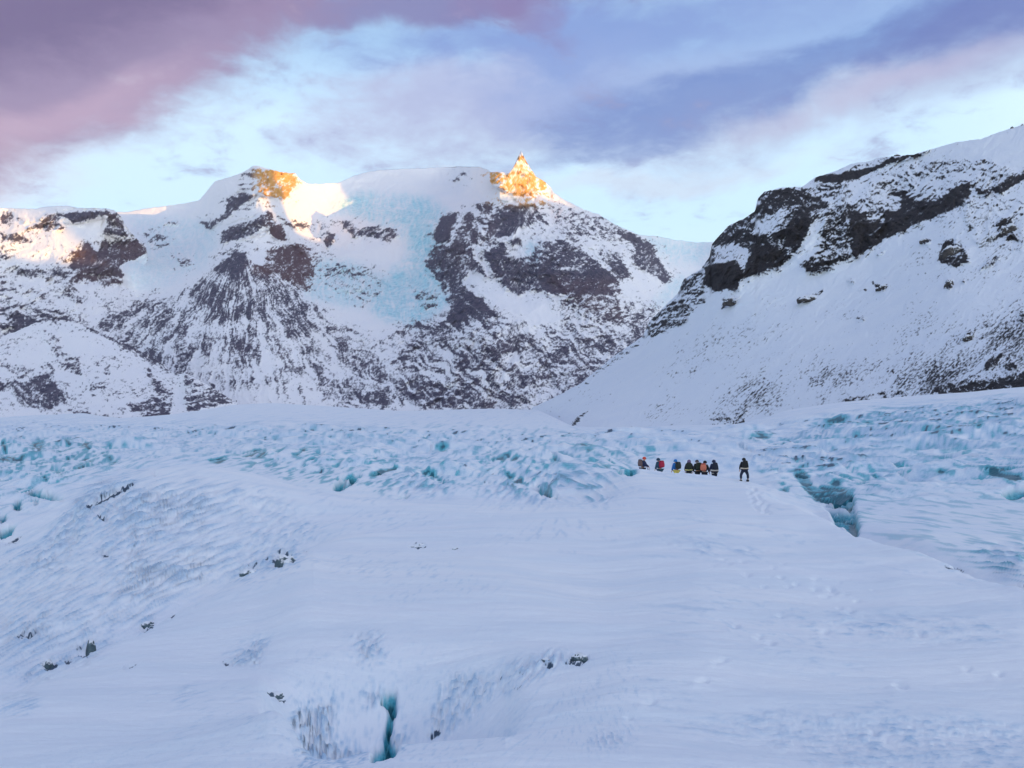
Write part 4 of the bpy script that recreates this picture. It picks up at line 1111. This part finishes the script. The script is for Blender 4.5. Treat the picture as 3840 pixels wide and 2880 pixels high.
    fl = fm * (0.75 + 2.0 * rough) + wm * far * (0.26 + 0.55 * np.clip(tex, -0.4, 1) + 0.6 * np.clip(rough, -0.1, 1)) + steep * 0.35 + (1 - wm) * np.clip(rough - 0.2, 0, 1) * 0.5 * np.clip(fbm(X / 4, Y / 7, 581, 3) * 3 + 0.3, 0, 1)  # firn tint raised to paint broad shading of mound and bowl
    jm = jag.at(U + fbm(U / 20, V / 20, 591, 2) * 10, V + fbm(U / 20, V / 20, 592, 2) * 6)
    icel = np.clip(icel + jm * np.clip(0.26 + 1.5 * rough + 0.9 * tex, 0, 1.3) * 1.1, 0, 1.8)
    rightb = sstep(U, 760, 860) * wm
    fl = np.clip(fl + rightb * 0.12, 0, 1)
    spk = sstep(tex + rough * 0.6, 0.50, 0.85) * wm * far * sstep(Y, 120, 300) * 0.5
    dk = np.clip(dm * (0.60 + 1.3 * rough) + spk + fm * sstep(rough, 0.2, 0.65) * 0.75 * (0.25 + 0.75 * sstep(Y, 14, 22)) + wm * far * sstep(rough, 0.5, 0.9) * 0.4, 0, 1)
    fl = np.clip(fl, 0, 1)
    o = grid_mesh('glacier', X, Y, Z, {'ice': icel, 'dark': dk, 'firn_shade': fl}, M_GROUND)
    o['kind'] = 'structure'
    return us, lq, Z


G_US, G_LQ, G_Z = build_ground()


def ground_z(x, y):
    u = x / y * F + 512
    a = np.interp(u, G_US, np.arange(len(G_US))); b = np.interp(math.log(y), G_LQ, np.arange(len(G_LQ)))
    i = int(min(a, len(G_US) - 2)); j = int(min(b, len(G_LQ) - 2)); a -= i; b -= j
    return float((G_Z[i, j] * (1 - a) + G_Z[i + 1, j] * a) * (1 - b) + (G_Z[i, j + 1] * (1 - a) + G_Z[i + 1, j + 1] * a) * b)



def on_hillside(u, v):
    """a point of the right-hand hillside"""
    U, V, X, Y, Z = SHEETS[-1]
    k = np.argmin((U - u) ** 2 + (V - v) ** 2)
    i, j = np.unravel_index(k, U.shape)
    return float(X[i, j]), float(Y[i, j]), float(Z[i, j])


def on_ground(u, y):
    x = (u - 512) / F * y
    return x, y, ground_z(x, y)


def find_ground(u, v):
    """nearest point of the glacier seen at a bearing and dip"""
    best = None
    for y in np.geomspace(9, 900, 700):
        x, yy, z = on_ground(u, float(y))
        vv = HZ - z / y * F
        if vv <= v:
            return x, float(y), z
        best = (x, float(y), z)
    return best


def tag(o, label, cat, group=None):
    o['label'] = label
    o['category'] = cat
    if group:
        o['group'] = group


def mesh_obj(name, me, mat, parent=None, smooth=True):
    if mat is not None:
        me.materials.clear()
        me.materials.append(mat)
    if smooth:
        me.polygons.foreach_set('use_smooth', np.ones(len(me.polygons), bool))
    o = bpy.data.objects.new(name, me)
    C.objects.link(o)
    if parent is not None:
        o.parent = parent
    return o


# ------------------------------------------------------------------ outcrops and boulders
def outcrop_material(name, rock_a, rock_b, snow, scale):
    m, t, b = new_mat(name)
    geo = t.node('ShaderNodeNewGeometry')
    n = t.noise(geo.outputs['Position'], scale, 5, 0.65).outputs[0]
    sp = t.node('ShaderNodeSeparateXYZ')
    t.l.new(geo.outputs['Normal'], sp.inputs[0])
    cap = t.ss(t.math('ADD', sp.outputs[2], t.math('MULTIPLY', t.math('SUBTRACT', n, 0.5), 1.1)), 0.42, 0.72)
    rk = t.mix(t.ss(n, 0.35, 0.65), rock_a, rock_b)
    t.put(b.inputs['Base Color'], t.mix(cap, rk, snow))
    b.inputs['Roughness'].default_value = 0.8
    bp = t.node('ShaderNodeBump')
    bp.inputs['Strength'].default_value = 0.6
    bp.inputs['Distance'].default_value = 0.3 / scale
    t.put(bp.inputs['Height'], n)
    t.l.new(bp.outputs[0], b.inputs['Normal'])
    return m


M_CRAG = outcrop_material('snow_capped_basalt', (0.030, 0.026, 0.028, 1), (0.065, 0.055, 0.052, 1), (0.74, 0.77, 0.84, 1), 0.6)
M_DIRTY = outcrop_material('dirty_bare_ice', (0.045, 0.075, 0.095, 1), (0.10, 0.15, 0.18, 1), (0.80, 0.83, 0.90, 1), 9.0)


def lump_mesh(name, w, d, h, seed, parts=4, spiky=0.35):
    """a broken cluster of angular blocks sharing one skin"""
    import bmesh
    rnd = random.Random(seed)
    bm = bmesh.new()
    for k in range(parts):
        b2 = bmesh.new()
        bmesh.ops.create_icosphere(b2, subdivisions=3, radius=1.0)
        sx = w * 0.5 * rnd.uniform(0.35, 0.7); sy = d * 0.5 * rnd.uniform(0.4, 0.8); sz = h * rnd.uniform(0.5, 1.0)
        ox = rnd.uniform(-0.36, 0.36) * w; oy = rnd.uniform(-0.3, 0.3) * d
        if k == 0:
            ox *= 0.2; sz = h; sx = w * 0.35
        P = np.array([v.co for v in b2.verts])
        r = 1 + spiky * (ridged(P[:, 0] * 1.3 + seed + k * 7, P[:, 1] * 1.3 + P[:, 2] * 1.7, seed + k, 3) - 0.3) + 0.15 * perlin(P[:, 0] * 4 + k, P[:, 2] * 4 + seed, seed)
        for v, q in zip(b2.verts, r):
            c = v.co * float(q)
            c.z = max(c.z, -0.35)
            v.co = Vector((ox + c.x * sx, oy + c.y * sy, c.z * sz - 0.1 * h))
        me = bpy.data.meshes.new('t')
        b2.to_mesh(me); b2.free()
        bm.from_mesh(me)
        bpy.data.meshes.remove(me)
    me = bpy.data.meshes.new(name)
    bm.to_mesh(me); bm.free()
    return me


HILL_ROCKS = [
    # u, v of the middle, width px, height px, seed, blocks, label, category
    (952, 253, 30, 22, 3, 6, 'large craggy black outcrop standing alone in the middle of the right snow slope', 'rock outcrop'),
    (1010, 232, 20, 24, 5, 5, 'tall narrow dark outcrop below the upper cliff at the right edge', 'rock outcrop'),
    (881, 288, 15, 7, 8, 4, 'low dark rock with a pointed tip below the big cliff wall', 'rock outcrop'),
    (924, 241, 11, 6, 11, 3, 'small round rock between the cliff wall and the large lone outcrop', 'rock outcrop'),
    (949, 284, 9, 12, 14, 3, 'small upright rock directly below the large lone outcrop', 'rock outcrop'),
    (812, 298, 22, 9, 17, 5, 'slanting row of dark rocks on the slope below the middle cliff', 'rock outcrop'),
    (731, 301, 16, 10, 20, 4, 'dark rock pile just below the left end of the cliffs', 'rock outcrop'),
    (969, 337, 11, 8, 23, 3, 'dark rock sticking out of the stony lower right slope', 'rock outcrop'),
    (1011, 128.5, 5, 4, 26, 1, 'tiny boulder on the snowy skyline, the left one of two', 'boulder'),
    (1022, 125.5, 4, 4, 29, 1, 'tiny boulder on the snowy skyline at the very right edge of the photo', 'boulder'),
    (897, 153, 9, 6, 32, 2, 'blocky boulder jutting from the skyline above the long dark ledge', 'boulder'),
]
for (u, v, w, h, seed, nb, label, cat) in HILL_ROCKS:
    x, y, z = on_hillside(u, v)
    k = y / F
    me = lump_mesh('rock', w * k, w * k * 0.8, h * k * 0.62, seed, nb)
    o = mesh_obj('boulder' if cat == 'boulder' else 'rock_outcrop', me, M_CRAG)
    o.location = (x, y, z - h * k * 0.25)
    o.rotation_euler = (0, 0, 0.3 * math.sin(seed))
    tag(o, label, cat)

ICE_ROCKS = [
    (146, 626, 15, 7, 41, 3, 'black notch of bare ice at the top end of the left gully'),
    (91, 646, 13, 18, 44, 4, 'cluster of dark pointed ice blades standing in the left gully'),
    (46, 664, 17, 13, 47, 3, 'rounded dark ice lump lowest in the left gully'),
    (283, 560, 22, 15, 50, 5, 'largest patch of dark broken ice poking from the mound above the gully'),
    (248, 572, 20, 7, 53, 5, 'low string of grey ice bits left of the largest dark ice patch'),
    (418, 546, 17, 5, 56, 4, 'flat black ice patch on the open snow in the middle'),
    (456, 548.5, 9, 3, 59, 2, 'small flat dark ice bit right of the flat black ice patch'),
    (275, 695, 22, 7, 62, 4, 'slanting black ice edge at the left rim of the snow bowl'),
    (578, 656, 18, 10, 65, 4, 'black ice lump at the right rim of the snow bowl'),
    (545, 660, 12, 5, 68, 3, 'small grey ice lump left of the black lump on the bowl rim'),
]
for (u, v, w, h, seed, nb, label) in ICE_ROCKS:
    x, y, z = find_ground(u, v + h * 0.4)
    k = y / F
    me = lump_mesh('ice', w * k, w * k * 0.7, h * k * 0.75, seed, nb, 0.45)
    o = mesh_obj('ice_outcrop', me, M_DIRTY)
    o.location = (x, y + w * k * 0.2, z - h * k * 0.10)
    tag(o, label, 'ice outcrop', 'dark ice poking from the near snow')


# ------------------------------------------------------------------ people
def cloth(name, rgb, rough=0.8):
    m, t, b = new_mat(name)
    pos = t.node('ShaderNodeTexCoord').outputs['Object']
    n = t.noise(pos, 9.0, 4, 0.6).outputs[0]
    c = lin(*rgb)
    t.put(b.inputs['Base Color'], t.mix(n, (c[0] * .75, c[1] * .75, c[2] * .75, 1), (min(1, c[0] * 1.25), min(1, c[1] * 1.25), min(1, c[2] * 1.25), 1)))
    b.inputs['Roughness'].default_value = rough
    bp = t.node('ShaderNodeBump')
    bp.inputs['Strength'].default_value = 0.5
    bp.inputs['Distance'].default_value = 0.02
    t.put(bp.inputs['Height'], t.noise(pos, 22.0, 3, 0.6).outputs[0])
    t.l.new(bp.outputs[0], b.inputs['Normal'])
    return m


CL = {}


def cm(rgb):
    if rgb not in CL:
        CL[rgb] = cloth('cloth_%d' % len(CL), rgb)
    return CL[rgb]


SKIN = cloth('skin', (200, 150, 125), 0.6)


def skin_mesh(name, verts, edges, radii, root=0, sub=1):
    me = bpy.data.meshes.new(name)
    me.from_pydata(verts, edges, [])
    o = bpy.data.objects.new(name, me)
    C.objects.link(o)
    mod = o.modifiers.new('skin', 'SKIN')
    lay = me.skin_vertices[0].data
    for i, r in enumerate(radii):
        lay[i].radius = r if isinstance(r, tuple) else (r, r)
        lay[i].use_root = (i == root)
    mod.use_smooth_shade = True
    sd = o.modifiers.new('sub', 'SUBSURF')
    sd.levels = sub; sd.render_levels = sub
    dg = bpy.context.evaluated_depsgraph_get()
    out = bpy.data.meshes.new_from_object(o.evaluated_get(dg))
    out.name = name
    bpy.data.objects.remove(o)
    bpy.data.meshes.remove(me)
    return out


def ellipsoid(name, c, r, cut=None, seg=16):
    import bmesh
    bm = bmesh.new()
    bmesh.ops.create_uvsphere(bm, u_segments=seg, v_segments=10, radius=1)
    if cut is not None:
        bmesh.ops.delete(bm, geom=[v for v in bm.verts if v.co.z < cut], context='VERTS')
    for v in bm.verts:
        v.co = Vector((c[0] + v.co.x * r[0], c[1] + v.co.y * r[1], c[2] + v.co.z * r[2]))
    me = bpy.data.meshes.new(name)
    bm.to_mesh(me); bm.free()
    return me


def soft_box(name, c, r, taper=0.85):
    import bmesh
    bm = bmesh.new()
    bmesh.ops.create_cube(bm, size=2)
    bmesh.ops.subdivide_edges(bm, edges=bm.edges[:], cuts=3, use_grid_fill=True)
    for v in bm.verts:
        p = v.co.copy()
        l = max(abs(p.x), abs(p.y), abs(p.z)); n = p.normalized()
        q = p.lerp(n * 1.25, 0.45)
        t = 1 - (1 - taper) * max(0, q.z)
        v.co = Vector((c[0] + q.x * r[0] * t, c[1] + q.y * r[1] * t, c[2] + q.z * r[2]))
    me = bpy.data.meshes.new(name)
    bm.to_mesh(me); bm.free()
    return me


def band(name, c, rx, ry, h, n=20):
    vs = []; fs = []
    for i in range(n):
        a = 2 * math.pi * i / n
        for (k, zz) in ((1.0, -h), (1.04, 0), (1.0, h), (0.9, 0)):
            vs.append((c[0] + math.cos(a) * rx * k, c[1] + math.sin(a) * ry * k, c[2] + zz))
    for i in range(n):
        j = (i + 1) % n
        for q in range(4):
            r = (q + 1) % 4
            fs.append((i * 4 + q, j * 4 + q, j * 4 + r, i * 4 + r))
    me = bpy.data.meshes.new(name)
    me.from_pydata(vs, [], fs)
    return me


def tube(name, a, b, r0, r1, n=8):
    a = Vector(a); b = Vector(b)
    q = (b - a).to_track_quat('Z', 'Y')
    vs = []; fs = []
    for (p, r) in ((a, r0), (b, r1)):
        for i in range(n):
            t = 2 * math.pi * i / n
            vs.append(p + q @ Vector((math.cos(t) * r, math.sin(t) * r, 0)))
    for i in range(n):
        j = (i + 1) % n
        fs.append((i, j, n + j, n + i))
    fs.append(tuple(range(n - 1, -1, -1))); fs.append(tuple(range(n, 2 * n)))
    me = bpy.data.meshes.new(name)
    me.from_pydata([tuple(v) for v in vs], [], fs)
    return me


def person(u, y, v_top, turn, spec, label):
    """front of the figure is local +y; turn is the heading in degrees"""
    x, y, z = on_ground(u, y)
    H = (v_top - HZ) / F * y * -1 - z
    H = min(max(H, 1.62), 1.92)
    s = H / 1.76
    g = spec.get
    st = g('stride', 0.14); sp = g('spread', 0.09); lean = g('lean', 0.06)
    arms = g('arms', ((0.29, 0.06, 1.12, 0.30, 0.20, 0.90), (-0.29, 0.02, 1.12, -0.30, 0.12, 0.90)))
    root = bpy.data.objects.new('person', None)
    C.objects.link(root)
    root.location = (x, y, z)
    root.rotation_euler = (0, 0, math.radians(turn))
    root.scale = (s, s, s)
    tag(root, label, 'person', 'hikers walking in a line on the glacier')
    V = [(0, 0, .95), (0, lean * .4, 1.12), (0, lean, 1.34), (0, lean * 1.2 + .01, 1.50), (0, lean * 1.3 + .03, 1.62), (0, lean * 1.3 + .03, 1.69), (0, lean * 1.3 + .115, 1.60)]
    R = [(.15, .11), (.135, .10), (.16, .11), .055, (.085, .10), .065, .018]
    E = [(0, 1), (1, 2), (2, 3), (3, 4), (4, 5), (4, 6)]
    JV = [V[0], V[1], V[2], (0, lean * 1.2, 1.47)]; JR = [(.26, .20), (.25, .20), (.27, .20), .12]; JE = [(0, 1), (1, 2), (2, 3)]
    for side, (ex, ey, ez, hx, hy, hz) in zip((1, -1), arms):
        b = len(V)
        V += [(side * .19, lean, 1.42), (ex, ey + lean, ez), (hx, hy + lean, hz), (hx, hy + lean + .03, hz - .08)]
        R += [.06, .045, .03, (.035, .02)]
        E += [(2, b), (b, b + 1), (b + 1, b + 2), (b + 2, b + 3)]
        for f, (dx, dy, dz) in enumerate(((-.030, .03, -.06), (-.012, .035, -.085), (.008, .035, -.09), (.026, .03, -.075), (-.045, .045, -.02))):
            V.append((hx + dx, hy + lean + .03 + dy, hz - .08 + dz)); R.append(.010); E.append((b + 3, len(V) - 1))
        q = len(JV)
        JV += [(side * .19, lean, 1.41), (ex, ey + lean, ez), (hx, hy + lean, hz)]
        JR += [.125, .10, .075]
        JE += [(2, q), (q, q + 1), (q + 1, q + 2)]
    TV = [(0, 0, .96)]; TR = [(.23, .18)]; TE = []
    feet = []
    for side in (1, -1):
        b = len(V)
        fy = side * st
        K = (side * (sp + .02), fy * .55 + .03, .50); A = (side * (sp + .03), fy, .10)
        V += [(side * .09, 0, .88), K, A, (A[0], A[1] + .13, .05)]
        R += [.09, .06, .042, .035]
        E += [(0, b), (b, b + 1), (b + 1, b + 2), (b + 2, b + 3)]
        q = len(TV)
        TV += [(side * .10, 0, .86), K, (A[0], A[1], .16)]
        TR += [.155, .115, .10]
        TE += [(0, q), (q, q + 1), (q + 1, q + 2)]
        feet.append(A)
    mesh_obj('body', skin_mesh('body', V, E, R), SKIN, root)
    mesh_obj('jacket', skin_mesh('jacket', JV, JE, JR), cm(spec['jacket']), root)
    mesh_obj('trousers', skin_mesh('trousers', TV, TE, TR), cm(spec['trousers']), root)
    for A in feet:
        mesh_obj('boot', soft_box('boot', (A[0], A[1] + .06, .055), (.075, .17, .085), 0.7), cm((34, 32, 36)), root)
    hc = (0, lean * 1.3 + .025, 1.655)
    hat = mesh_obj('hat', ellipsoid('hat', hc, (.15, .16, .16), -0.35), cm(spec['hat']), root)
    mesh_obj('brim', band('brim', (hc[0], hc[1], hc[2] - .04), .150, .160, .022), cm(g('hatband', spec['hat'])), hat)
    if g('pack'):
        pk = mesh_obj('backpack', soft_box('backpack', (0, lean - .30, 1.29), (.21, .15, .25)), cm(spec['pack']), root)
        mesh_obj('lid', soft_box('lid', (0, lean - .29, 1.53), (.17, .13, .07)), cm(g('lid', spec['pack'])), pk)
        for side in (1, -1):
            mesh_obj('strap', tube('strap', (side * .11, lean - .16, 1.48), (side * .12, lean + .16, 1.36), .022, .02), cm(g('strap', (30, 30, 34))), pk)
    if g('belt'):
        mesh_obj('harness_belt', band('harness_belt', (0, -.01, 1.0), .31, .27, .05), cm(spec['belt']), root)
        if g('loops'):
            for side in (1, -1):
                mesh_obj('leg_loop', band('leg_loop', (side * .11, side * st * .1, .78), .16, .16, .028, 14), cm(spec['belt']), root)
    return root


BLK = (22, 23, 30); NAVY = (24, 30, 58)
person(642.5, 89, 454.8, -80, dict(jacket=(34, 44, 78), trousers=(40, 36, 44), hat=(196, 66, 48), hatband=(226, 110, 84), pack=(104, 84, 84), lid=(88, 74, 78), lean=.10,
       arms=((0.27, 0.12, 1.14, 0.26, 0.36, 1.00), (-0.27, 0.10, 1.14, -0.24, 0.34, 1.02))), 'hiker in an orange red hat with a grey brown backpack, leftmost of the line')
person(660, 89, 458.0, 42, dict(jacket=(36, 74, 98), trousers=(40, 78, 96), hat=(38, 60, 84), pack=(172, 36, 66), lid=(150, 30, 56), lean=.12), 'hiker in a dark teal jacket with a red backpack, second from the left')
person(676.5, 88.5, 458.2, 30, dict(jacket=(30, 104, 176), trousers=(214, 196, 96), hat=(40, 120, 190), pack=(38, 44, 40), lid=(30, 32, 36), strap=(214, 196, 96), lean=.08), 'hiker in a bright blue hooded jacket and yellow trousers')
person(689, 87, 459.3, -12, dict(jacket=(40, 34, 48), trousers=(30, 32, 34), hat=(118, 100, 132), pack=(36, 42, 34), lid=(50, 44, 50), belt=(216, 208, 140), lean=.10), 'hiker in dark clothes with a mauve hat, directly right of the yellow trousers')
person(697.5, 86, 455.6, 20, dict(jacket=(26, 30, 32), trousers=(24, 26, 34), hat=(60, 48, 58), hatband=(200, 186, 180), pack=(30, 40, 28), lean=.04), 'tall hiker all in black with a pale hat band, behind the salmon backpack')
person(704.5, 85.5, 455.8, -32, dict(jacket=(26, 28, 34), trousers=(26, 26, 40), hat=(26, 26, 34), pack=(206, 118, 92), lid=(176, 84, 70), lean=.06, stride=.20), 'hiker in black carrying a large salmon orange backpack')
person(714.5, 84, 459.8, 5, dict(jacket=(22, 32, 66), trousers=(18, 24, 40), hat=(24, 34, 70), pack=(22, 28, 44), belt=(206, 196, 186), loops=True, lean=.12, stride=.05), 'hiker in a navy jacket with pale harness straps, second from the right')
person(744.5, 76.2, 458.4, 4, dict(jacket=BLK, trousers=NAVY, hat=BLK, pack=(20, 22, 24), belt=(214, 200, 180), stride=.10, spread=.27, lean=.10), 'hiker in a black jacket and pale hip belt, legs apart, rightmost and nearest')


def ice_axe():
    x, y, z = on_ground(642.5, 89)
    root = bpy.data.objects.new('ice_axe', None)
    C.objects.link(root)
    root.location = (x + 0.47, y - 0.26, z + 0.88)
    root.rotation_euler = (0, math.radians(118), 0)
    mesh_obj('shaft', tube('shaft', (0, 0, -.05), (0, 0, .55), .014, .012), cm((60, 62, 70)), root)
    mesh_obj('pick', tube('pick', (-.14, 0, -.06), (.10, 0, -.05), .008, .018), cm((90, 92, 98)), root)
    tag(root, 'dark ice axe held out in front of the hiker in the orange red hat', 'ice axe')


ice_axe()


# ------------------------------------------------------------------ cold air over the valley
def build_haze():
    x0, x1, y0, y1, z0, z1 = -10500, 13500, -10500, 10500, -60, 3000
    me = bpy.data.meshes.new('haze')
    vs = [(x, y, z) for x in (x0, x1) for y in (y0, y1) for z in (z0, z1)]
    me.from_pydata(vs, [], [(0, 1, 3, 2), (4, 6, 7, 5), (0, 4, 5, 1), (2, 3, 7, 6), (0, 2, 6, 4), (1, 5, 7, 3)])
    m = bpy.data.materials.new('cold_air')
    m.use_nodes = True
    t = N(m.node_tree)
    t.n.clear()
    out = t.node('ShaderNodeOutputMaterial')
    v = t.node('ShaderNodeVolumePrincipled')
    v.inputs['Color'].default_value = (0.93, 0.96, 1.0, 1)
    v.inputs['Density'].default_value = 1.2e-5
    t.l.new(v.outputs[0], out.inputs['Volume'])
    me.materials.append(m)
    o = bpy.data.objects.new('haze', me)
    C.objects.link(o)
    o['kind'] = 'stuff'
    o['label'] = 'thin cold blue air hanging between the viewer and the mountains'
    o['category'] = 'haze'


build_haze()
